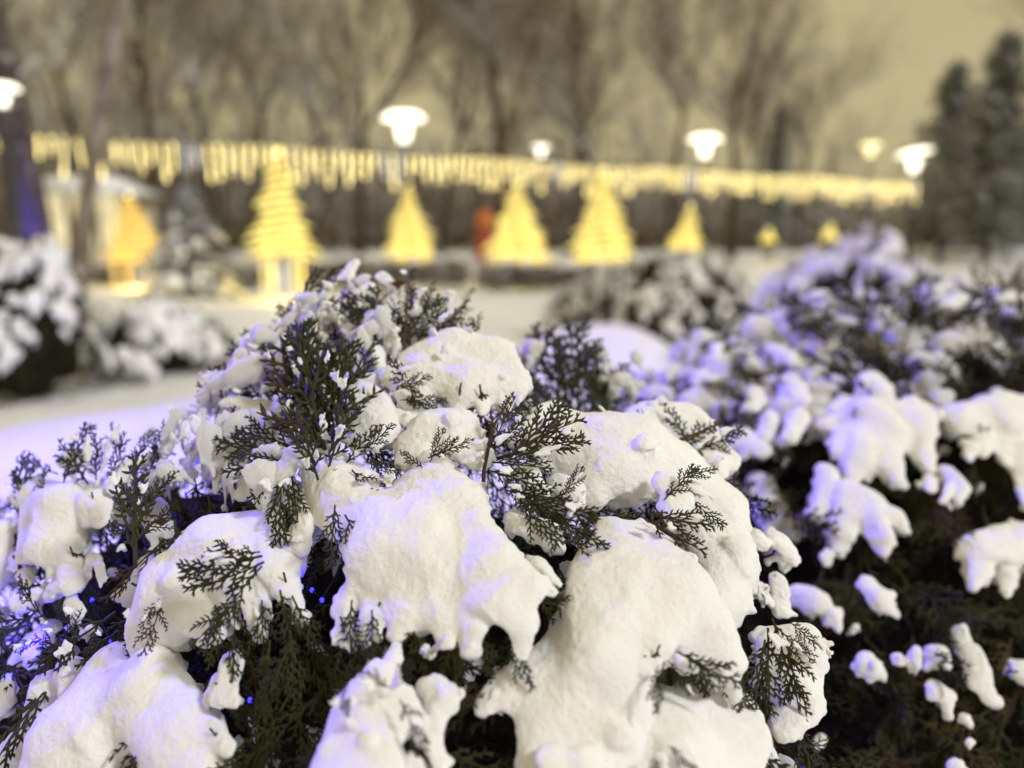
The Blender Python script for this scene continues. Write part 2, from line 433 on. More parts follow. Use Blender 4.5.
def crumb_variant(seed):
    r = random.Random(seed); st = []
    for q in range(r.randint(3, 6)):
        a = np.array([r.uniform(-.25, .25), r.uniform(-.2, .2), r.uniform(-.05, .1), r.uniform(.12, .24)]); b = a + np.array([r.uniform(-.3, .3), r.uniform(0, .5), r.uniform(-.1, .02), 0]); b[3] = a[3] * r.uniform(.3, .8)
        st.append(np.array([a, b]) * .1)
    me = snow_mesh(st, (0, 0, 1), 0.0062, 0.008, 0.65, seed, 0.9)
    V = np.empty(len(me.vertices) * 3, np.float32); me.vertices.foreach_get('co', V)
    Q = np.empty(len(me.polygons) * 4, np.int32); me.polygons.foreach_get('vertices', Q)
    bpy.data.meshes.remove(me); return V.reshape(-1, 3) * 10, Q.reshape(-1, 4)
for i in range(8): CRUMB.append(crumb_variant(700 + i))
def crumb(parts, c, down, out, size, sy=1.0):
    y = np.asarray(down, float); y = y / np.linalg.norm(y)
    z = np.asarray(out, float); z = z - y * (z @ y); z /= np.linalg.norm(z); x = np.cross(y, z)
    V, Q = CRUMB[rnd.randrange(8)]
    parts.add((V * np.array([size, size * sy, size])) @ np.stack([x, y, z]) + np.asarray(c), Q)
def pad_copy(parent, c, down, out, size, var=None, name='snow_pad', sy=1.0):
    y = np.asarray(down, float); y = y / np.linalg.norm(y)
    z = np.asarray(out, float); z = z - y * (z @ y); z /= np.linalg.norm(z); x = np.cross(y, z)
    pl = np.array(parent.location); s = size; c = np.asarray(c, float) - pl
    o = obj(name, PADS[rnd.randrange(len(PADS)) if var is None else var], None, parent)
    o.matrix_local = Matrix(((x[0]*s, y[0]*s*sy, z[0]*s, c[0]), (x[1]*s, y[1]*s*sy, z[1]*s, c[1]), (x[2]*s, y[2]*s*sy, z[2]*s, c[2]), (0,0,0,1)))
    return o

# ================================================================== GROUND
def ground_mesh():
    n = 260
    a = np.linspace(-1, 1, n); g = np.sign(a) * (np.abs(a) ** 3) * 320
    X, Y = np.meshgrid(g, g + 7)
    p = np.stack([X.ravel(), Y.ravel(), np.zeros(n * n)], 1)
    z = 0.10 * vnoise(p * 0.22, 3) + 0.05 * vnoise(p * 0.9, 4) + 0.03 * vnoise(p * 2.3, 6)
    far = np.hypot(p[:, 0], p[:, 1])
    z *= np.clip(1.2 - far / 60, 0.1, 1)
    # shovelled bank of snow right of the front shrub
    z += 0.52 * np.exp(-np.abs((p[:, 0] - .72) / .85) ** 4 - ((p[:, 1] - 6.9) / .7) ** 2)
    p[:, 2] = z - 0.02
    i = np.arange(n - 1); I, J = np.meshgrid(i, i); b = (J * n + I).ravel()
    return mesh_np('ground', p, np.stack([b, b + 1, b + n + 1, b + n], 1))
ground = tag(obj('ground', ground_mesh(), M['ground_snow']), kind='structure')

# ================================================================== FRONT SHRUB
def depthA(px, py):
    ys = [200, 270, 350, 450, 550, 650, 768, 840]; ds = [1.10, 1.02, .92, .80, .705, .635, .575, .55]
    return float(np.interp(py, ys, ds)) + 0.20 * ((px - 470) / 450) ** 2
def depthB(px, py):
    ys = [240, 280, 330, 400, 500, 600, 768, 840]; ds = [2.1, 1.9, 1.66, 1.42, 1.24, 1.12, .98, .95]
    return float(np.interp(py, ys, ds)) + 0.22 * ((px - 900) / 300) ** 2
NA = np.array([0.05, -0.62, 0.78])
A = thing('evergreen_shrub', (-0.15, 1.0, 0), 'large evergreen shrub in front under thick smooth pillows of snow', 'shrub', 'snowy evergreen shrubs')
B = thing('evergreen_shrub', (0.98, 1.75, 0), 'evergreen shrub at the right with blue-tinted hanging snow clumps over black gaps', 'shrub', 'snowy evergreen shrubs')

def pads_px(parent, depth, spec, nrm, vox=None, kf=0.5, flat=0.6, off0=0.0, crumbs=9, seed0=0):
    """spec: list of pads; pad = list of strokes; stroke = list of (px, py, radius_px[, nearer_m])"""
    for pi, pad in enumerate(spec):
        st = []; r = random.Random(seed0 + pi * 31)
        big = max(q[2] for s in pad for q in s)
        for s in pad:
            a = []
            for q in s:
                d = depth(q[0], q[1]) - (q[3] if len(q) > 3 else 0) - off0
                a.append((*P(q[0], q[1], d), q[2] * d / F))
            if len(a) == 1: a.append((a[0][0] + .001, a[0][1], a[0][2], a[0][3]))
            st.append(np.array(a))
        pl = np.array(parent.location)
        extra = []
        if big < 22:
            dn = np.array([0, -0.45, -0.9])
            for s in list(st):
                for q in range(3):
                    f = r.random(); c = s[0] * (1 - f) + s[-1] * f; rr = c[3]
                    a0 = r.uniform(-1.2, 1.2); dr = dn * math.cos(a0) + RT * math.sin(a0); L = rr * r.uniform(0.8, 1.9)
                    e = c[:3] + dr * L
                    extra.append(np.array([[*c[:3], rr * .6], [*(c[:3] + dr * L * .6 + RT * rr * r.uniform(-.2, .2)), rr * r.uniform(.35, .6)], [*e, rr * r.uniform(.15, .35)]]))
        for s in st:                     # crumbly edges: small lumps round the lower rim
            rr = s[-1, 3]
            for q in range(crumbs):
                k = r.random() ** 0.5 * (len(s) - 1); i = min(int(k), len(s) - 2); f = k - i
                c = s[i] * (1 - f) + s[i + 1] * f
                an = r.uniform(0, 2 * math.pi); dr = math.cos(an) * RT + math.sin(an) * np.array([0, -0.55, 0.83])
                if math.sin(an) > 0.2 and r.random() < 0.7: continue
                cr_ = min(c[3] * r.uniform(0.16, 0.42), 0.013)
                pos = c[:3] + dr * (c[3] * r.uniform(0.72, 0.98)) - NA * c[3] * 0.12
                extra.append(np.array([[*pos, cr_], [*(pos + np.array([r.uniform(-1, 1), 0, -1.3]) * cr_ * 0.8), cr_ * 0.7]]))
        st = [np.concatenate([s[:, :3] - pl, s[:, 3:]], 1) for s in st + extra]
        R_m = big * depth(pad[0][0][0], pad[0][0][1]) / F
        v = vox or max(0.0017, min(0.0026, R_m / 16))
        me = snow_mesh(st, nrm, v, min(0.030, R_m * kf), flat, seed0 + pi * 13)
        obj('snow_pad', me, M['snow'], parent)

padsA = [
 # central slab with its ridge and hanging fingers
 [[(438,464,13,.012),(460,506,22,.022),(494,558,25,.026),(528,590,17,.022),(548,600,8,.016)],
  [(426,500,28,.0),(428,558,46),(452,604,32),(446,642,10)],
  [(322,468,22),(348,500,34,.006),(394,556,44),(408,612,22),(400,632,9)],
  [(318,478,20),(370,560,28),(350,604,13),(336,640,4)], [(384,580,22),(366,620,9),(362,640,4)],
  [(474,562,22,.014),(496,598,24,.018),(516,622,14,.012),(517,652,7)], [(472,600,20,.01),(474,630,12,.006),(466,652,6)],
  [(300,500,16,-.01),(306,530,13,-.01)], [(425,646,7),(432,655,5)], [(380,600,16),(378,632,7)], [(346,630,7),(352,644,5)], [(540,570,14,.008),(556,588,7,.006)]],
 # right slab
 [[(606,528,16,.004),(616,588,40,.012),(606,650,46,.0),(590,700,46,-.01)],
  [(640,548,30,.004),(670,592,42,.014),(692,628,38,.018),(724,662,24,.019),(740,694,11,.014)],
  [(672,600,30,.028),(662,640,17,.034),(648,672,8,.03)], [(692,640,20,.02),(700,664,9,.02)],
  [(575,640,34,-.02),(532,682,28,-.02),(488,706,15,-.02)], [(600,700,50,-.02),(580,790,70,-.02)]],
 [[(668,712,34,-.03),(660,770,62,-.02),(640,810,60,-.02)], [(708,704,30,-.025),(728,740,32,-.02),(716,800,44,-.02)], [(740,705,14,-.02),(746,740,12,-.02)], [(640,740,50,-.03),(610,790,50,-.03)]],
 # dome above the right slab
 [[(558,432,26,-.02),(598,462,48,-.02),(646,464,42,-.02),(674,466,32,-.02)], [(580,494,32,-.02),(560,500,12,-.02)], [(612,440,26,-.02),(640,445,24,-.02)], [(556,452,16,-.02),(548,470,9,-.02)]],
 # right flank of the dome
 [[(672,470,34,-.05),(708,510,40,-.05),(720,560,32,-.05),(716,606,30,-.04)], [(740,520,12,-.06),(738,580,12,-.06)]],
 [[(790,650,30,-.03),(794,690,27,-.02),(782,730,16,-.02)], [(768,640,16,-.04),(765,690,14,-.04)]],
 # bluish caps at the back of the dome
 [[(612,440,18,-.08),(648,428,22,-.08),(690,432,26,-.08),(725,462,15,-.07)], [(700,452,18,-.07),(716,474,9,-.06)]],
 # upper dome with icicle-like fingers
 [[(418,357,14),(456,350,22),(490,358,24),(512,380,16)], [(436,372,26),(468,384,30),(500,388,20),(518,392,10)],
  [(458,398,12),(455,412,6)], [(482,400,13),(484,414,5)], [(503,398,10),(508,410,4)], [(398,372,12),(412,392,18),(418,412,10)]],
 [[(408,448,18),(430,436,22),(456,436,26),(482,456,16)], [(400,462,10),(420,462,14)]],
 [[(345,384,16),(368,408,28),(384,430,20)], [(350,428,14),(370,445,12)]],
 [[(398,420,10,-.01),(412,425,12,-.01)]],
 # left slab
 [[(266,514,14),(224,550,36),(182,598,40),(152,632,24)], [(262,530,24),(282,566,20),(297,600,9),(304,624,3)], [(236,572,34),(254,600,15),(262,634,4)], [(270,580,12),(274,612,4)], [(284,576,12),(288,602,5)], [(232,590,18),(238,630,5)], [(214,600,18),(222,634,6)], [(200,610,30),(210,640,16)], [(165,600,20),(140,625,12),(133,640,8)]],
 [[(190,540,14,-.04),(150,570,20,-.04),(130,590,16,-.04)]],
 # bottom left slab
 [[(112,668,26),(112,725,62),(92,800,72)], [(150,690,40),(188,742,38),(206,790,30)], [(215,735,13),(228,752,8)]],
 [[(48,690,22),(38,722,18)], [(66,672,16),(72,690,14)]], [[(8,690,15),(-4,705,14)], [(12,680,9)]], [[(20,752,19),(2,770,22)], [(40,742,10)]],
 # bottom centre
 [[(362,712,34,.02),(352,790,52,.02)], [(384,694,18,.012),(400,724,17,.01),(412,744,9)], [(400,648,6,.0),(396,668,9,.004),(384,690,13,.01)], [(372,690,16,.016),(350,706,18,.018)]],
 [[(232,664,15),(224,690,17),(238,702,8)], [(216,682,12),(206,698,6)]],
 [[(424,690,16),(440,704,17),(458,700,8)], [(434,716,18),(430,746,13),(440,764,12)]], [[(420,758,9),(428,770,10)]],
 [[(20,662,9,-.05),(34,648,12,-.05),(52,628,10,-.05)], [(36,660,8,-.05)]],
 # left, upper
 [[(34,492,18),(70,506,30),(58,540,26),(74,566,11),(76,576,6)], [(40,522,20),(34,556,12)], [(96,504,18),(102,520,10)], [(60,560,14),(64,582,13)]],
 [[(118,492,8),(130,472,9),(142,464,7)]], [[(4,540,16),(-6,580,20)], [(16,560,9),(30,580,8)], [(22,606,13),(38,596,9)]],
 [[(146,508,13,-.05),(160,520,14,-.05)]], [[(66,560,10),(78,585,11),(60,590,8)]],
 [[(42,590,8),(30,602,6)]], [[(70,600,9),(84,612,8)]], [[(88,628,7)]],
 [[(92,560,5),(84,580,6),(80,590,4)]],
 # around the upright sprays
 [[(232,404,11),(262,414,15),(286,432,12),(294,442,8)], [(250,424,9),(246,436,6)]],
 [[(242,474,10),(262,488,14),(262,508,11)], [(246,486,7),(240,500,7)]], [[(318,488,14),(308,520,15),(300,545,13)]],
 [[(226,440,10),(222,452,7)]], [[(280,470,7),(286,486,8)]], [[(316,452,9),(310,462,8)], [(330,448,7)]],
 [[(296,366,8),(304,384,12),(306,400,7)], [(286,352,6),(280,362,5)]], [[(324,378,9),(328,392,12)]],
 [[(334,282,6),(346,276,7),(356,266,5)]], [[(396,298,7),(390,314,7),(384,326,4)]],
 [[(360,344,8),(374,354,12),(378,366,8)]], [[(360,372,9),(376,374,8)]],
 [[(378,276,7),(388,284,7)]], [[(352,300,9),(366,292,8)]], [[(420,296,7),(414,312,6)]],
 [[(300,302,9),(318,308,7)], [(310,316,5)]], [[(264,334,6),(270,350,7),(272,362,5)]], [[(252,340,6),(250,352,5)]],
 [[(246,360,6),(258,352,6)]], [[(204,378,5),(216,382,4)], [(226,384,4)]],
 # behind the middle spray and on the twigs
 [[(518,440,12),(536,420,14),(548,446,12)]], [[(524,474,14),(538,490,10)]], [[(560,480,13),(578,494,13),(584,504,8)]], [[(520,522,15),(546,534,15),(560,548,7)]],
 [[(664,488,13,.03),(676,504,13,.03),(674,520,10,.03)], [(694,492,8,.03),(704,496,6,.03)]],
 [[(654,404,5,-.05),(662,400,6,-.05)]], [[(552,406,10),(540,410,8)]],
 # small lumps in the dark right flank of the shrub
 [[(772,542,13,-.08),(788,556,11,-.08)], [(752,540,10,-.08)]], [[(776,580,10,-.09),(778,610,9,-.09)], [(758,590,9,-.08)]],
 [[(806,642,7,-.05),(800,630,6,-.05)]], [[(762,744,8,-.03),(770,756,6,-.03)]],
]
pads_px(A, depthA, padsA, NA, seed0=10)

# sprays that show (pixel of the base, pixel of the tip, nearer by)
sprA = [
 (330,462,268,338,.02),(326,455,292,330,.03),(322,448,318,312,.03),(332,450,342,345,.03),(328,470,352,388,.04),(318,462,275,385,.03),(338,430,328,360,.05),
 (312,420,262,372,.02),(342,470,372,420,.03),(318,480,296,405,.05),(345,420,362,340,.0),(300,400,262,340,0),
 (292,452,212,446,.04),(290,458,222,474,.05),(288,462,240,500,.05),(296,448,232,424,.04),(282,470,278,536,.05),(292,476,296,530,.04),(280,462,256,498,.05),
 (362,452,392,426,.05),(366,462,396,472,.05),(352,470,380,505,.04),(335,505,330,560,.05),(345,515,372,565,.05),
 (488,470,546,488,.05),(492,462,548,468,.05),(486,450,528,424,.05),(494,446,512,392,.04),(512,452,578,412,.05),(518,456,584,434,.05),(510,458,562,404,.04),
 (505,490,566,504,.04),(524,500,592,524,.05),(520,498,556,540,.05),(540,508,600,548,.05),(506,480,540,520,.04),
 (428,458,470,440,.05),(430,462,446,430,.05),(426,470,400,452,.04),(398,470,376,490,.03),(400,400,440,400,.02),(392,392,428,378,.02),
 (646,520,706,548,.05),(650,514,712,528,.05),(664,500,694,468,.05),(690,500,722,524,.05),(684,478,716,466,.05),
 (262,556,182,572,.07),(264,562,188,600,.07),(262,566,206,628,.07),(260,552,208,556,.07),(240,600,186,642,.05),(162,602,148,652,.06),(160,598,136,628,.06),
 (300,620,278,712,.0),(262,600,262,668,.03),(280,590,290,650,.03),(236,600,232,672,.04),(220,606,208,664,.04),(292,596,318,650,.02),(352,600,344,668,.03),(372,610,372,668,.03),(410,610,420,672,.02),(450,620,452,684,.02),(480,620,492,676,.02),(512,630,524,684,.02),(308,628,322,722,.0),(296,640,250,700,.02),(290,630,296,700,.02),(320,640,350,700,0),(340,650,330,730,-.02),
 (270,640,262,716,.02),(250,660,268,742,0),
 (22,508,10,452,.02),(18,520,30,456,.02),(62,486,84,428,.03),(88,484,58,436,.03),(58,474,20,462,.03),(96,480,98,432,.02),(40,508,34,470,.03),(110,486,124,432,.02),
 (136,560,134,452,.05),(138,520,112,482,.05),(140,510,168,470,.05),(136,540,104,520,.05),(140,535,172,506,.05),(150,470,172,424,0),(130,470,146,430,0),
 (772,618,796,690,.02),(768,628,772,712,.02),(782,632,812,664,.03),(786,640,806,720,.02),(765,640,752,716,.02),(790,622,822,650,.02),
 (678,652,742,690,.06),(690,656,722,694,.06),(664,662,654,704,.06),(668,660,690,690,.05),(668,745,694,768,.04),(660,750,650,780,.04),
 (400,700,424,748,.05),(390,688,360,670,.06),(392,690,408,664,.05),
 (400,350,350,284,0),(404,350,378,280,0),(410,350,408,284,0),(416,345,440,298,0),(420,345,464,306,0),(424,348,476,324,0),(404,340,362,306,0),(414,330,430,288,0),(360,338,336,292,0),(380,345,352,300,0),
 (470,340,480,312,-.02),(300,340,276,300,-.03),(310,330,320,290,-.03),(290,350,246,330,-.03),(260,390,200,372,-.03),(262,396,196,392,-.02),(270,400,236,340,-.02),
 (350,720,338,690,.05),(66,648,32,640,.04),(80,640,56,606,.04),(46,620,10,586,.03),(40,640,8,650,.03),
 (560,498,586,470,.05),(700,450,742,430,-.04),(690,446,668,404,-.04),(668,446,640,410,-.04),(676,448,720,418,-.04),(640,440,618,416,-.05),
 (512,400,540,385,-.03),(506,408,530,415,-.01),
]
crA = Parts(); alA = np.array(A.location)
for k, (x0, y0, x1, y1, dz) in enumerate(sprA):
    d0 = depthA(x0, y0) - dz + 0.01; d1 = depthA(x1, y1) - dz
    d1 = 0.5 * d1 + 0.5 * d0 - 0.008
    rr = random.Random(k)
    spray(A, P(x0, y0, d0), P(x1, y1, d1), (rr.uniform(-.35, .35), -0.8, rr.uniform(0.1, 0.6)))
    for q in range(rr.randint(0, 3) if y1 < y0 + 38 else 0):        # snow caught in the spray
        f = rr.uniform(.15, .9); b_ = P(x0, y0, d0) * (1 - f) + P(x1, y1, d1) * f
        b_ = b_ + np.array([rr.gauss(0, .010), -.004, rr.gauss(.002, .008)])
        crumb(crA, b_ - alA, P(x1, y1, d1) - P(x0, y0, d0), (rr.gauss(0, .3), -.5, .8), rr.uniform(.005, .016), rr.uniform(.8, 2.2))

# spray tips showing below the hanging ends of the pillows
for k, pad in enumerate(padsA):
    for s_ in pad:
        if len(s_) > 1 and 5 <= s_[-1][2] <= 14 and s_[-1][1] > 380 and k < 26:
            (x0, y0), (x1, y1) = s_[-2][:2], s_[-1][:2]; z = s_[-1][3] if len(s_[-1]) > 3 else 0
            L = max(math.hypot(x1 - x0, y1 - y0), 1); ux, uy = (x1 - x0) / L, (y1 - y0) / L
            b = P(x1 - ux * 30, y1 - uy * 30, depthA(x1, y1) - z + .006); e = P(x1 + ux * 30 + rnd.uniform(-12, 12), y1 + uy * 30 + 8, depthA(x1, y1) - z + .004)
            spray(A, b, e, (rnd.uniform(-.3, .3), -.8, .5))

# filler inside its volume
silA = np.array([(-60,475),(20,458),(80,440),(150,428),(200,390),(250,325),(330,285),(400,278),(450,300),(500,345),(560,400),(620,425),(690,425),(740,462),(760,545),(780,615),(818,655),(815,740),(800,840)], float)
def inA(x, y): return y > np.interp(x, silA[:, 0], silA[:, 1]) and x < 815
items = []
while len(items) < 1500:
    x, y = rnd.uniform(-60, 815), rnd.uniform(280, 840)
    if not inA(x, y): continue
    if not inA(x, y - 34): continue
    d = depthA(x, y) + rnd.uniform(0.085, 0.25)
    b = P(x, y, d); L = rnd.uniform(0.05, 0.085)
    if x < 230 and not inA(x, y - 22): continue
    up = 0.5 if y < 480 and 230 < x < 480 else -0.5
    t = np.array([rnd.gauss(0, .6), rnd.gauss(-.1, .4), rnd.gauss(up, .5)]); t = b + t / np.linalg.norm(t) * L
    items.append((b, t, (rnd.gauss(0, .4), -0.7, rnd.gauss(.4, .4))))
spray_mass(A, items, M['shade_dark_spray'])
# more whole sprays on the visible surface, between the pillows
cnt = 0
while cnt < 84:
    x, y = rnd.uniform(-20, 810), rnd.uniform(285, 790)
    if not inA(x, y - (45 if x < 230 else 0)): continue
    w = 1.0 if x < 210 else (0.35 if y > 600 else 0.12)
    if rnd.random() > w: continue
    d = depthA(x, y) + (0.0 if x < 210 else 0.03); cnt += 1
    up = rnd.uniform(0.3, 1.0) if (y < 470 and x < 480) else rnd.uniform(-1.0, -0.1)
    dr = np.array([rnd.gauss(0, .6), -0.45, up]); dr /= np.linalg.norm(dr)
    b = P(x, y, d); spray(A, b, b + dr * rnd.uniform(.05, .10), (rnd.gauss(0, .4), -.8, .4))
# many little snow lumps lodged between the upright sprays, upper left
for k in range(70):
    while True:
        x, y = rnd.uniform(150, 480), rnd.uniform(275, 480)
        if inA(x, y) and not (340 < x < 480 and y > 340) : break
    d = depthA(x, y) + rnd.uniform(-0.05, 0.03); c = P(x, y, d)
    pad_copy(A, c, (rnd.gauss(0, .7), -.3, -.9), (rnd.gauss(0, .4), -.5, .8), rnd.uniform(.012, .046), sy=rnd.uniform(.6, 2.0))
for k in range(14):
    x, y = rnd.uniform(-10, 235), rnd.uniform(440, 660)
    if not inA(x, y): continue
    d = depthA(x, y) + rnd.uniform(0.0, 0.07); c = P(x, y, d)
    pad_copy(A, c, (rnd.gauss(0, .4), -.5, -.8), (rnd.gauss(0, .3), -.5, .8), rnd.uniform(.015, .045), sy=rnd.uniform(.8, 1.3))
for k in range(46):
    x, y = rnd.uniform(230, 815), rnd.uniform(540, 790)
    if not inA(x, y): continue
    d = depthA(x, y) + rnd.uniform(0.05, 0.09); c = P(x, y, d)
    pad_copy(A, c, (rnd.gauss(0, .4), -.5, -.8), (rnd.gauss(0, .3), -.5, .8), rnd.uniform(.012, .03))
for k in range(170):
    x, y = rnd.uniform(150, 490), rnd.uniform(266, 470)
    if not inA(x, y + 8) or (340 < x < 480 and y > 345): continue
    crumb(crA, P(x, y, depthA(x, y) + rnd.uniform(-.045, .03)) - alA, (rnd.gauss(0, .7), -.3, -.8), (rnd.gauss(0, .4), -.5, .8), rnd.uniform(.006, .026), rnd.uniform(.7, 2.2))
for k in range(32):
    x, y = rnd.uniform(-10, 230), rnd.uniform(455, 660)
    crumb(crA, P(x, y, depthA(x, y) + rnd.uniform(-.01, .06)) - alA, (rnd.gauss(0, .5), -.5, -.8), (rnd.gauss(0, .4), -.5, .8), rnd.uniform(.008, .026), rnd.uniform(.7, 1.8))
obj('snow_crumbs', crA.mesh('snow_crumbs'), M['snow'], A, 'stuff')
# twiggy shoots on its far side, seen out of focus right of the upper dome
for (x0, y0, x1, y1) in [(570,425,522,330),(572,425,548,322),(580,425,575,330),(590,425,604,340),(596,425,626,362),(600,425,644,396),(560,420,500,350),(612,425,600,370),(540,410,516,352),(620,420,660,400),(556,400,590,335),(584,400,560,350)]:
    spray(A, P(x0, y0, 1.12), P(x1, y1, 1.16), (rnd.uniform(-.3, .3), -.8, .3))
for k in range(26):
    x, y = rnd.uniform(510, 640), rnd.uniform(345, 420)
    pad_copy(A, P(x, y, 1.15 + rnd.uniform(-.03, .05)), (rnd.gauss(0, .4), -.5, -.8), (0, -.5, .8), rnd.uniform(.02, .05))
# stems
p = Parts(); al = np.array(A.location)
for pts in ([(482,520),(484,470),(492,430),(514,392)], [(486,462),(520,452),(566,416)], [(136,590),(134,520),(136,450)], [(400,420),(404,340),(410,268)], [(404,345),(352,280)], [(310,520),(322,440),(318,320)], [(326,455),(296,330)], [(410,345),(470,300)], [(640,520),(690,544)], [(660,448),(720,424)]):
    a = [P(x, y, depthA(x, y) - 0.012 + (0.05 if i == 0 else 0)) - al for i, (x, y) in enumerate(pts)]
    p.tube(a, np.linspace(0.0026, 0.0009, len(a)), 6)
for k in range(9):
    an = k * 0.7; e = P(rnd.uniform(60, 740), rnd.uniform(420, 640), .95) - al
    p.tube([(0.05 * math.cos(an), 0.05 * math.sin(an), 0.0), (e[0] * .35, e[1] * .35, 0.4), e], [0.02, 0.013, 0.004], 7)
obj('stem', p.mesh('stem'), M['stem'], A)
# lumpy inner body, in the same brown darkened for inner shade
def lump_mesh(c, r, seed, name, n=40):
    u = np.linspace(0, 2 * math.pi, n, endpoint=False); v = np.linspace(0.02, math.pi - 0.02, n // 2)
    U, Vv = np.meshgrid(u, v)
    d = np.stack([np.cos(U) * np.sin(Vv), np.sin(U) * np.sin(Vv), np.cos(Vv)], -1).reshape(-1, 3)
    s = 1 + 0.14 * vnoise(d * 3 + seed, seed) + 0.10 * vnoise(d * 9, seed + 1)
    p = np.asarray(c) + d * np.asarray(r) * s[:, None]
    m = n // 2; i = np.arange(n); q = []
    for k in range(m - 1):
        q.append(np.stack([k * n + i, (k + 1) * n + i, (k + 1) * n + (i + 1) % n, k * n + (i + 1) % n], 1))
    return mesh_np(name, p, np.concatenate(q))
obj('twig_core', lump_mesh((-0.08, 0.08, 0.47), (.52, .30, .40), 5, 'twig_core'), M['shade_dark_spray'], A, 'stuff')

# rust-brown dead leaves caught in the shrub
for k, (x, y) in enumerate([(398,284),(160,522)]):
    c = P(x, y, depthA(x, y) - .01) - al
    V = [(-.010,0,0),(0,-.003,.005),(.011,0,.002),(0,.004,-.006)]
    o = obj('dead_leaf', mesh_np('dead_leaf', np.array(V) + c, [(0, 1, 2, 3)], False), M['dead_leaf'], A)

# ================================================================== RIGHT SHRUB
NB = np.array([-0.15, -0.62, 0.75])
padsB = [
 [[(826,426,11),(868,414,17),(908,410,15),(934,418,9)], [(868,428,22),(858,466,15),(852,486,6)], [(884,436,25),(890,468,13),(898,482,6)], [(914,428,20),(926,458,11),(930,470,5)], [(846,436,15),(836,456,8)]],
 [[(828,478,13),(818,512,8)], [(850,496,17),(842,532,13),(836,546,6)], [(868,502,15),(880,542,12),(882,552,6)], [(888,516,13),(902,530,7)]],
 [[(958,422,18),(994,418,27),(1050,424,27)], [(968,446,9),(966,462,5)], [(1000,444,14),(1004,462,6)], [(1020,450,16),(1022,492,8),(1024,508,4)], [(985,440,14),(982,458,5)]],
 [[(940,470,9),(958,492,9),(956,504,5)], [(944,486,7),(940,504,5)], [(924,476,6),(926,488,5)]],
 [[(980,552,24),(1024,550,26),(1060,560,24)], [(984,576,14),(978,594,6)], [(1008,580,10),(1010,600,6)]],
 [[(870,588,9),(884,604,12),(900,616,4)]], [[(798,594,14),(818,602,13)], [(832,616,9),(836,626,6)], [(856,628,5)]],
 [[(864,662,11),(870,668,9)]], [[(894,655,7),(898,662,6)], [(912,656,9),(914,664,7)]], [[(940,656,11),(944,668,9)]], [[(956,630,10),(964,640,8)]],
 [[(968,654,14),(978,676,13),(992,696,8)], [(996,700,5)]], [[(936,686,10),(950,696,9),(952,712,5)]], [[(1018,668,8),(1028,680,9)]], [[(964,712,5)]], [[(968,744,4)]], [[(952,765,8)]], [[(818,748,6),(822,742,5)]],
 [[(868,388,17),(880,398,12)]], [[(842,400,8),(834,408,6)]], [[(762,490,16,-.1),(772,524,18,-.1)], [(790,530,10,-.1)]],
 [[(744,440,12),(758,452,9)]], [[(770,418,9),(764,438,9)]], [[(800,420,12),(790,440,9)]], [[(715,350,7),(720,362,7)]],
 [[(696,374,9),(716,378,8)]], [[(630,372,10,-.15),(650,384,10,-.15)]], [[(668,376,11,-.1),(684,386,9,-.1)]],
 [[(790,386,14),(798,402,10)]], [[(756,396,10),(750,410,8)]], [[(776,352,9),(788,360,9)]],
 [[(930,312,8),(958,302,11),(990,312,7)]], [[(1000,300,9),(1030,300,9)]],
 [[(820,560,7),(828,556,6)]],
]
pads_px(B, depthB, padsB, NB, seed0=900, crumbs=4, off0=0.03)
def topB(x): return float(np.interp(x, [620, 660, 700, 760, 820, 900, 1000, 1100], [405, 362, 332, 312, 300, 292, 294, 290]))
nS = 0; items = []
while nS < 285:
    x = rnd.uniform(625, 1060); y = rnd.uniform(275, 800) if rnd.random() < .65 else rnd.uniform(275, 430)
    if y < topB(x) or (x < 760 + (y - 500) * .3 and y > 470): continue
    d = depthB(x, y) + (rnd.uniform(-.04, .02) if y < 370 else rnd.uniform(.0, .05)); b = P(x, y, d); nS += 1
    up = rnd.uniform(0.0, 0.9) if y < 340 else rnd.uniform(-0.9, 0.1)
    dr = np.array([rnd.gauss(-.1, .6), -.5, up]); dr /= np.linalg.norm(dr)
    spray(B, b, b + dr * rnd.uniform(.07, .13), (rnd.gauss(0, .4), -.8, .4))
while len(items) < 1100:
    x, y = rnd.uniform(620, 1080), rnd.uniform(280, 840)
    if y < topB(x) + 8: continue
    d = depthB(x, y) + rnd.uniform(.05, .30); b = P(x, y, d)
    dr = np.array([rnd.gauss(0, .6), rnd.gauss(-.5, .5), rnd.gauss(-.2, .6)]); dr /= np.linalg.norm(dr)
    items.append((b, b + dr * rnd.uniform(.08, .15), (rnd.gauss(0, .4), -.7, .4)))
spray_mass(B, items, M['shade_dark_spray'])
nP = 0
while nP < 150:
    x, y = rnd.uniform(620, 1060), rnd.uniform(278, 420) if rnd.random() < .8 else rnd.uniform(420, 560)
    if y < topB(x): continue
    if 840 < x and 340 < y and rnd.random() < .75: continue
    d = depthB(x, y) + rnd.uniform(-.01, .05); nP += 1
    s = rnd.uniform(.03, .11) if y < 420 else rnd.uniform(.02, .045)
    pad_copy(B, P(x, y, d), (rnd.gauss(-.1, .45), -.5, -.7), (rnd.gauss(-.1, .3), -.5, .8), s, sy=rnd.uniform(.8, 1.2))
bl = np.array(B.location); p = Parts()
for k in range(12):
    an = k * 0.55; e = P(rnd.uniform(700, 1040), rnd.uniform(360, 640), 1.6) - bl
    p.tube([(0.06 * math.cos(an), 0.06 * math.sin(an), 0), (e[0] * .35, e[1] * .35, .4), e], [.022, .014, .004], 7)
obj('stem', p.mesh('stem'), M['stem'], B)
obj('twig_core', lump_mesh((0.02, 0.02, 0.48), (.50, .50, .46), 8, 'twig_core'), M['shade_dark_spray'], B, 'stuff')

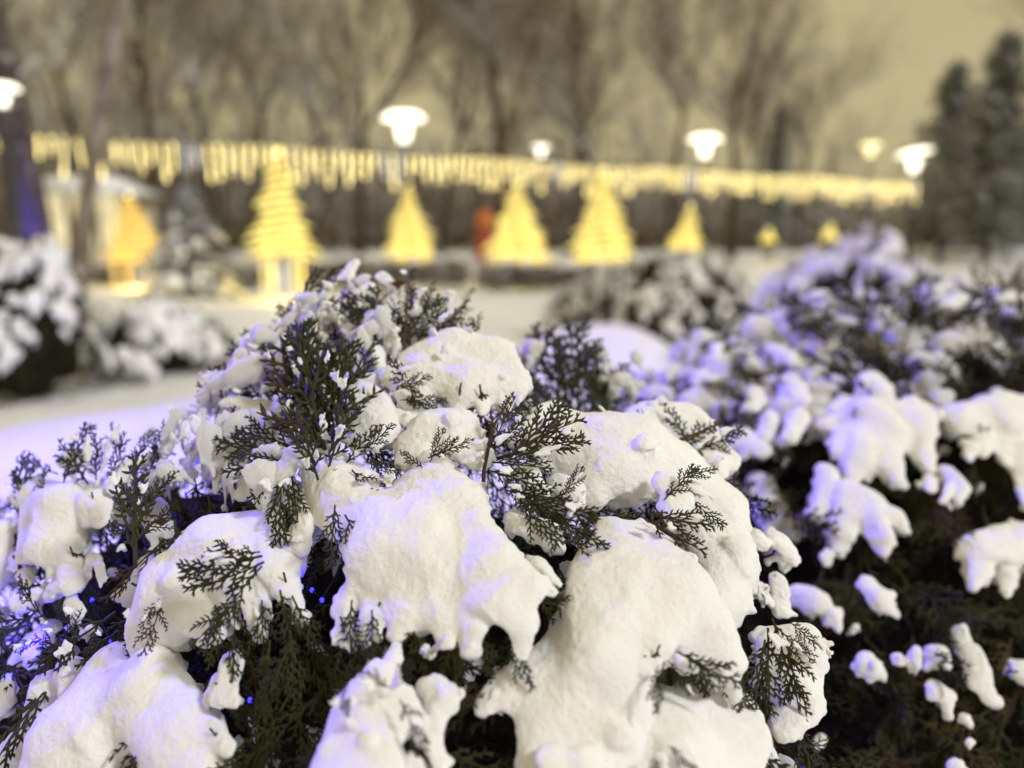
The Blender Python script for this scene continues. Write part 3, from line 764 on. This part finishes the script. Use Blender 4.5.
# ================================================================== SHRUBS BEHIND
def mound_shrub(c, r, h, label, npads, psize, nspray, seed, slen=0.14, m='spray', cover=1.0):
    rr = random.Random(seed)
    t = thing('evergreen_shrub', (c[0], c[1], 0), label, 'shrub', 'snowy evergreen shrubs')
    def pt(scale=1.0):
        an = rr.uniform(0, 2 * math.pi); el = math.asin(rr.uniform(0.02, 1))
        n = np.array([math.cos(an) * math.cos(el), math.sin(an) * math.cos(el), math.sin(el)])
        lum = 1 + 0.16 * float(vnoise(n[None] * 2.6 + seed, seed)[0])
        return np.array([c[0], c[1], 0]) + n * np.array([r, r, h]) * lum * scale, n
    its = []
    for k in range(nspray):
        b, n = pt(rr.uniform(.72, .97))
        d = n + np.array([rr.gauss(0, .4), rr.gauss(0, .4), rr.gauss(-.1, .5)]); d /= np.linalg.norm(d)
        its.append((b, b + d * slen * rr.uniform(.7, 1.3), n + np.array([0, -.4, .4])))
    spray_mass(t, its, M[m], 'foliage')
    k = 0
    while k < npads:
        b, n = pt(1.0)
        if n[1] > 0.5: continue
        if n[2] < 0.25 and rr.random() < .6: continue
        k += 1
        dn = np.array([n[0] * .5, n[1] * .5, -.9]); 
        pad_copy(t, b, dn, n + np.array([0, 0, .5]), psize * rr.uniform(.5, 1.3))
    obj('twig_core', lump_mesh((0, 0, h * .42), (r * .74, r * .74, h * .46), seed, 'twig_core'), M['shade_dark_spray'], t, 'stuff')
    return t
mound_shrub(G(20, 6.6), .62, 1.18, 'dark evergreen shrub at the left edge with patchy snow', 105, .17, 700, 31)
mound_shrub(G(160, 7.6), .62, .60, 'low rounded snow-covered shrub left of the front shrub, behind the blue-lit snow', 105, .20, 450, 32)
mound_shrub(G(862, 6.2), .95, 1.13, 'pale blurred snowy shrub just above the top of the right shrub', 250, .19, 700, 33)
mound_shrub(G(668, 9.6), 1.15, 1.06, 'grey lightly snowed shrub in the middle distance below the narrow yellow lit cone', 190, .15, 1300, 34, m='twig')
mound_shrub(G(590, 10.4), .62, .62, 'small grey shrub at the left foot of the larger grey shrub, behind the snow bank', 50, .13, 520, 35, m='twig')
mound_shrub(G(1010, 6.5), .9, .95, 'brownish shrub behind the right shrub at the right edge', 60, .10, 700, 36, m='twig')

# ================================================================== BLUE LIGHT
def floodlight(loc, target, energy, label, h=None, spot=True, size=0.11):
    loc = np.array(loc, float); t = thing('floodlight', (loc[0], loc[1], 0), label, 'floodlight', 'blue floodlights')
    z = loc[2]; aim = Vector(tuple(np.array(target) - loc)).normalized()
    p = Parts(); p.tube([(0, 0, 0), (0, 0, z - .12)], .02, 8); obj('pole', p.mesh('pole'), M['metal'], t)
    q = aim.to_track_quat('Y', 'Z')
    p = Parts(); p.box((-size, -.05, -size * .7), (size, .03, size * .7)); hd = obj('housing', p.mesh('housing', False), M['metal'], t)
    hd.location = (0, 0, z); hd.rotation_mode = 'QUATERNION'; hd.rotation_quaternion = q
    p = Parts(); p.box((-size * .88, .033, -size * .58), (size * .88, .04, size * .58)); ln = obj('lens', p.mesh('lens', False), M['flood_lens'], hd)
    p = Parts(); p.tube([(0, 0, -.12), (-size - .02, -.01, -.10), (-size - .02, -.01, 0)], .008, 6); p.tube([(0, 0, -.12), (size + .02, -.01, -.10), (size + .02, -.01, 0)], .008, 6)
    br = obj('bracket', p.mesh('bracket'), M['metal'], t); br.location = (0, 0, z)
    if spot:
        ld = bpy.data.lights.new('blue_spot', 'SPOT'); ld.energy = energy; ld.color = (0.11, 0.06, 1.0); ld.spot_size = R(116); ld.spot_blend = .25; ld.shadow_soft_size = .05
        lo = bpy.data.objects.new('blue_spot', ld); col.objects.link(lo); lo.parent = hd; lo.location = (0, .11, 0); lo.rotation_euler = (R(90), 0, 0)
    return t
floodlight(*BLUE_FLOODS[0][:2], BLUE_FLOODS[0][2], 'blue floodlight on a thin pole beyond the left edge')
floodlight((*G(27, 11.5)[:2], 1.12), (*G(45, 14.6)[:2], 6.0), 90, 'small blue floodlight at the foot of the thick left trunk', size=.10)

# blue light string inside the front shrub
st = thing('led_string', (*P(45, 650, depthA(45, 650))[:2], 0), 'blue light string glowing inside the front shrub, lower left', 'light string')
sl = np.array(st.location)
ledpx = [(38,655),(60,640),(92,600),(110,640),(312,590),(322,600),(345,560),(205,480),(186,494),(250,700),(330,730),(8,640)]
pts = [P(x, y, depthA(x, y) + .035) - sl for x, y in ledpx]
p = Parts(); p.tube(pts, .0012, 5); obj('wire', p.mesh('wire'), M['cable'], st)
for a in pts:
    p = Parts(); p.lathe([(0, -.0024), (.0015, -.0018), (.0021, 0), (.0015, .0018), (0, .0024)], 8, a); obj('bulb', p.mesh('bulb'), M['blue_led'], st)
for k in (0, 2, 4, 7):
    ld = bpy.data.lights.new('led_glow', 'POINT'); ld.energy = 0.010 if k else 0.16; ld.color = (.03, .015, 1); ld.shadow_soft_size = .01
    lo = bpy.data.objects.new('led_glow', ld); col.objects.link(lo); lo.parent = st; lo.location = tuple(pts[k] + (np.array([0, -.012, .012]) if k else np.array([-.012, -.004, .014])))

# ================================================================== LAMPS
def street_lamp(px, py, d, size, label, m='lamp', tilt=0.0):
    zt = 1.25 + (235 - py) / F * d; c = G(px, d)
    t = thing('street_lamp', c, label, 'street lamp', 'park lamps')
    s = size
    p = Parts(); p.lathe([(.12, 0), (.12, .3), (.07, .36), (.055, zt - .55 * s), (.0, zt - .55 * s)], 10); obj('pole', p.mesh('pole'), M['metal'], t)
    p = Parts(); p.lathe([(0, zt - .55 * s), (.11 * s, zt - .55 * s), (.19 * s, zt - .22 * s), (.15 * s, zt - .16 * s), (0, zt - .16 * s)], 14); obj('lantern', p.mesh('lantern'), M[m], t)
    p = Parts(); p.lathe([(0, .12 * s), (.34 * s, .09 * s), (.5 * s, -.02 * s), (.48 * s, -.05 * s), (.2 * s, .0), (0, .01 * s)], 20)
    rf = obj('reflector', p.mesh('reflector'), M[m], t); rf.location = (0, 0, zt); rf.rotation_euler = (0, tilt, 0)
    p = Parts()
    for k in range(3):
        a = k * 2.1; p.tube([(.15 * s * math.cos(a), .15 * s * math.sin(a), zt - .2 * s), (.4 * s * math.cos(a), .4 * s * math.sin(a), zt)], .012, 5)
    obj('strut', p.mesh('strut'), M['metal'], t)
    return t
street_lamp(26, 97, 10.5, .42, 'bright park lamp cut by the left edge')
street_lamp(408, 124, 28, 1.45, 'biggest bright disc lamp, above the third lit cone')
street_lamp(540, 152, 44, .9, 'small round lamp above the fourth lit cone')
street_lamp(698, 144, 34, 1.35, 'bright disc lamp above the narrow leaning lit cone')
street_lamp(858, 150, 46, 1.1, 'yellowish lamp glowing left of the pair at the garland end', 'lamp_yellow')
street_lamp(901, 157, 38, 1.55, 'bright tilted disc lamp at the right end of the garland', tilt=-.2)
street_lamp(926, 170, 50, 1.3, 'dim greenish lamp, rightmost of all the lamps', 'lamp_green', tilt=-.15)

# ================================================================== GARLAND
gA, gB = np.array([*G(-30, 17.6)[:2], 3.50]), np.array([*G(908, 34)[:2], 3.42])
gar = thing('icicle_garland', (gA[0], gA[1], 0), 'long cable of hanging yellow icicle lights strung across the park', 'light garland')
g0 = np.array(gar.location)
def gpt(t):
    q = gA + (gB - gA) * t
    return q - np.array([0, 0, 0.10 * math.sin(math.pi * ((t * 5) % 1))])
p = Parts(); p.tube([gpt(t) - g0 for t in np.linspace(0, 1, 90)], .014, 5); obj('cable', p.mesh('cable'), M['cable'], gar)
drops = []
for v in range(7):
    r = random.Random(v); L = [.35, .5, .6, .7, .85, .45, .8][v]; n = int(L / .095)
    p = Parts(); p.octa([(0, 0, -.06 - (L - .06) * i / (n - 1)) for i in range(n)], [.024 * r.uniform(.6, 1.35) for i in range(n)])
    p.tube([(0, 0, .0), (0, 0, -L)], .006, 4)
    me = p.mesh('light_drop'); me.materials.append(M['bulb_warm'])
    m2 = me.copy(); m2.materials.clear(); m2.materials.append(M['bulb_white']); drops.append((me, m2))
gl = np.linalg.norm(gB - gA); nd = int(gl / .25)
for k in range(nd):
    v = drops[rnd.randrange(7)]
    o = obj('light_drop', v[1 if rnd.random() < .05 else 0], None, gar)
    o.location = tuple(gpt((k + .5) / nd) - g0 + np.array([0, 0, -.012])); o.rotation_euler = (rnd.gauss(0, .05), rnd.gauss(0, .05), 0)
for k, t in enumerate((0.0, 1.0)):
    q = gpt(t); po = thing('garland_pole', (q[0], q[1], 0), ['steel pole holding the left end of the garland', 'steel pole holding the right end of the garland'][k], 'pole', 'garland poles')
    p = Parts(); p.tube([(0, 0, 0), (0, 0, 3.7)], .05, 10); obj('shaft', p.mesh('shaft'), M['metal'], po)
    p = Parts(); p.tube([(0, 0, 3.45), (.0, -.08, 3.5)], .012, 6); obj('hook', p.mesh('hook'), M['metal'], po)

# ================================================================== LIT CONES
def lit_cone(px, d, ytop, ybot, wpx, label, rope='rope_yellow', lean=0.0, legs=True):
    c = G(px, d); z1 = 1.25 + (235 - ytop) / F * d; z0 = max(.12, 1.25 + (235 - ybot) / F * d); r = wpx * d / F / 2 * .86
    t = thing('lit_cone_tree', c, label, 'light tree', 'lit cone trees')
    h = z1 - z0; turns = max(7, int(h / .17))
    a = np.linspace(0, 1, turns * 14); an = a * turns * 2 * math.pi
    rr = r * (1 - a) ** .85 * (1 + .03 * np.sin(an * .37 + px) + .07 * np.sin(an * 1.3) + .05 * np.sin(an * 2.7 + px)) + .03
    pts = np.stack([rr * np.cos(an) + lean * a, rr * np.sin(an), z0 + h * a], 1)
    p = Parts(); p.tube(pts, .034, 5); obj('rope_light', p.mesh('rope_light'), M[rope], t)
    p = Parts(); p.tube(pts * np.array([-.93, -.93, 1]) + np.array([1.93 * lean, 0, 0]) * a[:, None], .03, 5); obj('rope_light', p.mesh('rope_light'), M['rope_amber'], t)
    p = Parts(); lr = random.Random(px)
    for k in range(int(60 * h)):
        q = pts[int(len(pts) * (1 - math.sqrt(lr.random())) * .97)]; o2 = np.array([q[0] - lean * (q[2] - z0) / h, q[1], 0]); L = lr.uniform(.5, 1.2) * .2
        o2 = o2 / max(np.linalg.norm(o2), 1e-6); p.tube([q, q + o2 * L * .6 + np.array([0, 0, -.03]), q + o2 * L + np.array([lr.gauss(0, .04), 0, -.10])], [.028, .022, .012], 4)
    obj('lit_twigs', p.mesh('lit_twigs'), M[rope], t, 'stuff')
    ii = np.arange(0, len(pts), 5); p = Parts(); p.octa(pts[ii] * np.array([1.04, 1.04, 1]), .028); obj('bulb_string', p.mesh('bulb_string'), M['bulb_yellow'], t, 'stuff')
    p = Parts()
    for k in range(6):
        q = k * math.pi / 3 + .5; p.tube([(r * .96 * math.cos(q), r * .96 * math.sin(q), z0), (lean, 0, z1)], .018, 5)
    obj('frame', p.mesh('frame'), M['metal'], t)
    for k in range(4):
        q = k * math.pi / 2 + .78
        p = Parts(); p.tube([(r * .9 * math.cos(q), r * .9 * math.sin(q), 0), (r * .9 * math.cos(q), r * .9 * math.sin(q), z0 + .05)], .03, 6)
        obj('leg', p.mesh('leg'), M[rope if legs else 'metal'], t)
    lp = bpy.data.lights.new('cone_glow', 'POINT'); lp.energy = 45; lp.color = (1, .78, .25); lp.shadow_soft_size = .3
    lo = bpy.data.objects.new('cone_glow', lp); col.objects.link(lo); lo.parent = t; lo.location = (0, 0, z0 * .6)
    p = Parts(); p.octa([(lean, 0, z1 + .03)], .05); obj('top_star', p.mesh('top_star'), M['bulb_yellow'], t)
    return t
lit_cone(139, 19.5, 198, 262, 52, 'short rounded orange-yellow lit cone left of the blue-grey spruce', 'rope_orange')
lit_cone(285, 16.7, 157, 256, 55, 'tallest yellow lit cone on glowing legs, right of the spruce')
lit_cone(411, 22, 190, 264, 48, 'slim yellow lit cone below the biggest disc lamp', legs=False)
lit_cone(517, 21, 187, 263, 62, 'broad yellow lit cone right of the red figure', legs=False)
lit_cone(600, 20, 174, 262, 62, 'tall yellow lit cone, right of the broad one', legs=False)
lit_cone(681, 25, 208, 250, 27, 'narrow leaning yellow lit cone above the grey shrub', lean=.18, legs=False)
lit_cone(765, 36, 230, 241, 9, 'tiny yellow lit cone over the pale shrub, left of two', legs=False)
lit_cone(825, 38, 225, 239, 9, 'tiny yellow lit cone over the pale shrub, right of two', legs=False)

# red figure, blurred beside the broad cone: a red plastic post box shape with an orange top
rf = thing('red_stand', G(485, 22.5), 'small red and orange stand between the slim and the broad lit cones', 'stand')
p = Parts(); p.lathe([(.0, 0), (.22, 0), (.22, .1), (.10, .14), (.10, .5), (.26, .58), (.26, 1.35), (.22, 1.45), (0, 1.46)], 14); obj('body', p.mesh('body'), M['red'], rf)
p = Parts(); p.lathe([(.23, 1.45), (.27, 1.47), (.20, 1.85), (.06, 1.98), (0, 1.98)], 14); obj('top', p.mesh('top'), M['orange'], rf)

# ================================================================== SPRUCE, CONIFERS
def conifer(c, h, r, label, m, nb, seed, name='spruce_tree', z0=.2, clump=.22, snow=False, shape=1.0, group=None):
    rr = random.Random(seed); t = thing(name, c, label, 'tree', group)
    p = Parts(); p.tube([(0, 0, 0), (.05, 0, h * .5), (0, 0, h * .97)], [.03 * h / 2 + .04, .02 * h / 2 + .03, .01], 8); obj('trunk', p.mesh('trunk'), M['bark'], t)
    P0, P1, R0, R1 = [], [], [], []; tips = []
    for k in range(nb):
        f = (k + .5) / nb; z = z0 + (h - z0) * f ** .9; an = k * 2.399 + rr.uniform(-.3, .3)
        L = r * ((1 - f) ** shape) * rr.uniform(.45, 1.25) + .06
        d = np.array([math.cos(an), math.sin(an), 0]); dz = rr.uniform(-.25, .05)
        n = max(3, int(L / (clump * .45)))
        for i in range(n):
            s = (i + .7) / n; b = np.array([0, 0, z]) + d * L * s + np.array([0, 0, dz * L * s])
            for j in range(5):
                q = d * rr.uniform(.1, .8) + np.array([rr.gauss(0, .7), rr.gauss(0, .7), rr.gauss(-.1, .45)]); q /= np.linalg.norm(q)
                P0.append(b); P1.append(b + q * clump * rr.uniform(.5, 1)); R0.append(clump * .11); R1.append(clump * .03)
        tips.append((np.array([0, 0, z]) + d * L * .75 + np.array([0, 0, dz * L * .75 + clump * .12]), d, L))
    V, Q = frusta(P0, P1, R0, R1, 3); obj('crown', mesh_np('crown', V, Q), M[m], t)
    if snow:
        for b, d, L in tips:
            if rr.random() < .3: pad_copy(t, b + np.array(t.location), d + np.array([0, 0, -.4]), (0, 0, 1), max(.10, L * .5))
    return t
conifer(G(196, 17.5), 2.25, 1.05, 'blue-grey snowy spruce standing between the first two lit cones', 'blue_needle', 170, 3, clump=.17, snow=True)
conifer(G(980, 36), 9.6, 2.3, 'tallest dark conifer near the right edge', 'needle', 230, 5, 'conifer_tree', .8, .5, shape=.55, group='dark conifers at the right')
conifer(G(934, 40), 9.2, 2.5, 'dark conifer left of the tallest one, behind the greenish lamp', 'needle', 200, 6, 'conifer_tree', .8, .5, shape=.6, group='dark conifers at the right')
conifer(G(1030, 42), 8.0, 2.2, 'dark conifer cut by the right edge', 'needle', 200, 7, 'conifer_tree', .8, .5, shape=.6, group='dark conifers at the right')
conifer(G(768, 62), 10.5, 1.8, 'thin dark conifer behind the garland, right of the narrow cone lamp', 'needle', 150, 8, 'conifer_tree', 1, .6, shape=.8, group='dark conifers at the right')

# ================================================================== BARE TREES
def bare_segs(seed, h=15.0, r0=.22, levels=5, lean=0.0, first=.25, spread=1.0):
    r = random.Random(seed); T = ([], [], [], []); C = ([], [], [], [])
    def grow(p, d, L, rad, lev, store):
        n = 5 if lev == 0 else (4 if lev == 1 else (3 if lev <= 3 else 2))
        pts = [p]
        for i in range(n):
            d = d + np.array([r.gauss(0, .10), r.gauss(0, .10), r.gauss(.05, .06)]); d /= np.linalg.norm(d)
            q = p + d * L / n; ra = rad * (1 - .55 * i / n); rb = rad * (1 - .55 * (i + 1) / n)
            store[0].append(p); store[1].append(q); store[2].append(ra); store[3].append(max(rb, .019)); p = q
            pts.append(q)
            f = (i + 1) / n
            if lev < levels and (f > first or lev > 0):
                for c in range((2 if lev <= 2 else 2) if not (lev == 0 and f < .45) else 1):
                    a = r.uniform(0, 2 * math.pi); u = np.cross(d, [0, 0, 1.0]); u = u / np.linalg.norm(u) if np.linalg.norm(u) > 1e-3 else np.array([1.0, 0, 0]); v = np.cross(d, u)
                    sp = R(r.uniform(22, 55)) * spread
                    nd = d * math.cos(sp) + (u * math.cos(a) + v * math.sin(a)) * math.sin(sp) + np.array([0, 0, .12]); nd /= np.linalg.norm(nd)
                    grow(q, nd, L * r.uniform(.42, .64), rb * r.uniform(.45, .62), lev + 1, C)
    grow(np.array([0.0, 0, -.1]), np.array([lean, 0, 1.0]) / math.hypot(lean, 1), h * .68, r0, 0, T)
    return T, C
def tree_meshes(seed, **k):
    T, C = bare_segs(seed, **k)
    p = Parts(); pts = np.array([T[0][0]] + T[1]); rad = np.array([T[2][0] * 1.25] + T[3]); p.tube(pts, rad, 9)
    C = [np.array(x) for x in C]
    V, Q = frusta(*C, sides=3)
    return p.mesh('trunk'), mesh_np('crown', V, Q)
TV = [tree_meshes(300 + i, h=15.5, r0=.21 + .03 * (i % 3), levels=4, first=.28, spread=.75 + .1 * (i % 3)) for i in range(5)]
def bare_tree(px, d, s, var, label, rz=None, mb='bark', mt='twig', meshes=None):
    t = thing('bare_tree', G(px, d), label, 'tree', 'bare trees behind the garland', rnd.uniform(0, 6.28) if rz is None else rz)
    tr, cr_ = meshes or TV[var]
    if not tr.materials: tr.materials.append(M[mb]); cr_.materials.append(M[mt])
    t.scale = (s, s, s)
    obj('trunk', tr, None, t); obj('crown', cr_, None, t)
    return t
tl = [
 (30, 27, .95, 1, 'bare tree rising behind the left end of the garland'),
 (160, 38, 1.05, 0, 'bare tree above the short orange cone'),
 (225, 48, 1.1, 2, 'bare tree above the blue-grey spruce'),
 (310, 34, 1.0, 3, 'bare tree with a dark straight trunk right of the tallest lit cone'),
 (362, 55, 1.15, 4, 'bare tree left of the biggest disc lamp'),
 (440, 52, 1.1, 1, 'bare tree just right of the biggest disc lamp'),
 (505, 36, 1.05, 2, 'big bare tree above the broad lit cone'),
 (570, 50, 1.1, 0, 'bare tree between the small round lamp and the tall cone'),
 (628, 40, 1.0, 3, 'bare forked tree above the tall lit cone, left of the disc lamp'),
 (728, 42, 1.0, 1, 'bare tree right of the disc lamp, against open sky'),
 (790, 64, .85, 2, 'distant bare tree at the left border of the open sky'),
 (1075, 30, .9, 0, 'bare tree reaching in from the right edge'),
 (90, 44, 1.1, 4, 'bare tree behind the pale leaning trunk'),
 (128, 62, 1.2, 3, 'farther bare tree between the pale trunk and the orange cone'),
 (196, 66, 1.25, 1, 'far bare tree straight above the spruce top'),
 (338, 70, 1.3, 2, 'far bare tree between the tallest cone and the biggest disc lamp'),
 (596, 68, 1.2, 1, 'far bare tree behind the tall lit cone'),
 (748, 70, 1.1, 0, 'far bare tree above the left tiny cone'),
 (478, 70, 1.2, 4, 'far bare tree above the red and orange stand'),
 (262, 64, 1.2, 0, 'far bare tree just left of the tallest lit cone'),
 (668, 56, 1.1, 4, 'bare tree close behind the bright disc lamp'),
 (0, 50, 1.2, 2, 'bare tree cut by the left edge behind the lamp'),
]
for a in tl: bare_tree(*a)
thick = tree_meshes(411, h=17, r0=.30, levels=4, first=.35, spread=1.0)
bare_tree(42, 12.4, .95, 0, 'thick dark trunk at the left, violet lit, with a blue spot at its foot', rz=1.0, meshes=thick)
bi = tree_meshes(420, h=17, r0=.17, levels=4, lean=.07, first=.4, spread=.8)
bare_tree(72, 15.2, 1.0, 0, 'slim pale leaning trunk at the left with a violet sheen', rz=0.0, mb='bark_pale', meshes=bi)

# far wood: an uncountable brown thicket of stems
def far_wood():
    r = np.random.RandomState(5); n = 3900
    ang = r.uniform(-1.35, .95, n); d = r.uniform(62, 120, n)
    x = np.tan(ang * .72) * d; y = d
    h = r.uniform(3.5, 12.5, n) * np.interp(ang, [-1, -.5, -.25, .2, .36, .62], [1.35, 1.25, .9, .85, .6, .55])
    P0 = np.stack([x, y, np.zeros(n)], 1); P1 = P0 + np.stack([r.normal(0, .5, n), r.normal(0, .5, n), h], 1)
    a = [P0]; b = [P1]; ra = [r.uniform(.05, .13, n)]; rb = [np.full(n, .02)]
    for k in range(9):
        f = r.uniform(.15, .95, n)[:, None]; q = P0 + (P1 - P0) * f
        e = q + np.stack([r.normal(0, 1.0, n), r.normal(0, 1.0, n), r.uniform(.3, 2.0, n)], 1)
        a.append(q); b.append(e); ra.append(np.full(n, .05)); rb.append(np.full(n, .018))
    V, Q = frusta(np.concatenate(a), np.concatenate(b), np.concatenate(ra), np.concatenate(rb), 3)
    return mesh_np('far_wood', V, Q)
tag(obj('far_wood', far_wood(), M['far_twig']), 'brown thicket of bare stems filling the far side of the park', 'wood', kind='stuff')

# low bare hedges with snow on top
def hedge(p0, p1, h, w, label, seed):
    rr = random.Random(seed); p0, p1 = np.array(p0), np.array(p1); t = thing('low_hedge', p0, label, 'hedge', 'low hedges by the lit cones')
    n = 2800; r = np.random.RandomState(seed); L = np.linalg.norm(p1 - p0); u = (p1 - p0) / L; v = np.array([-u[1], u[0], 0])
    b = u * r.uniform(0, L, n)[:, None] + v * r.normal(0, w * .3, n)[:, None] + np.array([0, 0, 1]) * (r.uniform(0, h * .6, n)[:, None])
    e = b + np.stack([r.normal(0, .10, n), r.normal(0, .10, n), r.uniform(.1, .4, n) * h], 1)
    V, Q = frusta(b, e, np.full(n, .016), np.full(n, .006), 3); obj('twigs', mesh_np('twigs', V, Q), M['twig'], t, 'stuff')
    for k in range(int(L / .5)):
        q = p0 + u * (.25 + .5 * k) + np.array([0, 0, h * rr.uniform(.75, .95)]) + v * rr.gauss(0, w * .2)
        pad_copy(t, q, v * -1, (0, 0, 1), rr.uniform(.25, .5))
hedge(G(300, 19.4), G(470, 19.8), .78, .5, 'low brown hedge between the tallest and the broad lit cones', 1)
hedge(G(478, 19.0), G(640, 18.0), .70, .5, 'low brown hedge under the two middle lit cones', 2)
hedge(G(60, 21.5), G(130, 20.8), .6, .5, 'low brown hedge left of the short orange cone', 3)
hedge(G(205, 20.5), G(262, 19.8), .6, .5, 'low brown hedge behind the blue-grey spruce', 4)

# ================================================================== LIT PAVILION, SNOW BANK
pv = thing('pavilion', G(78, 33), 'pale lit pavilion glimpsed between the left trunks', 'building')
p = Parts(); p.box((-2.2, 0, 0), (2.2, 3.0, .7)); p.box((-2.2, 2.9, .7), (2.2, 3.0, 2.9)); obj('wall', p.mesh('wall', False), M['wall_cream'], pv)
for k in range(5):
    p = Parts(); x = -2.12 + k * 1.06; p.box((x - .08, -.02, .7), (x + .08, .14, 2.9)); obj('post', p.mesh('post', False), M['wood'], pv)
for k in range(4):
    x = -2.12 + k * 1.06; p = Parts(); p.box((x + .11, .05, .74), (x + .95, .08, 2.86)); wdw = obj('window', p.mesh('window', False), M['lit_pane'], pv)
    p = Parts(); p.box((x + .51, .02, .74), (x + .55, .045, 2.86)); p.box((x + .11, .02, 1.9), (x + .95, .045, 1.94)); obj('glazing_bar', p.mesh('glazing_bar', False), M['wood'], wdw)
p = Parts(); p.add([(-2.6, -.4, 2.91), (2.6, -.4, 2.91), (2.6, 3.4, 2.91), (-2.6, 3.4, 2.91), (-1.2, 1.5, 3.7), (1.2, 1.5, 3.7)], [(0, 1, 5, 4), (1, 2, 5, 5), (2, 3, 4, 5), (3, 0, 4, 4), (3, 2, 1, 0)]); obj('roof', p.mesh('roof', False), M['snow'], pv)
tag(obj('snow_bank', lump_mesh((*G(985, 46)[:2], .1), (4.2, 1.5, 1.15), 14, 'snow_bank'), M['ground_snow']), kind='structure')

print('sprays', SPRAY_N, 'tris', sum(len(m.polygons) for m in bpy.data.meshes))
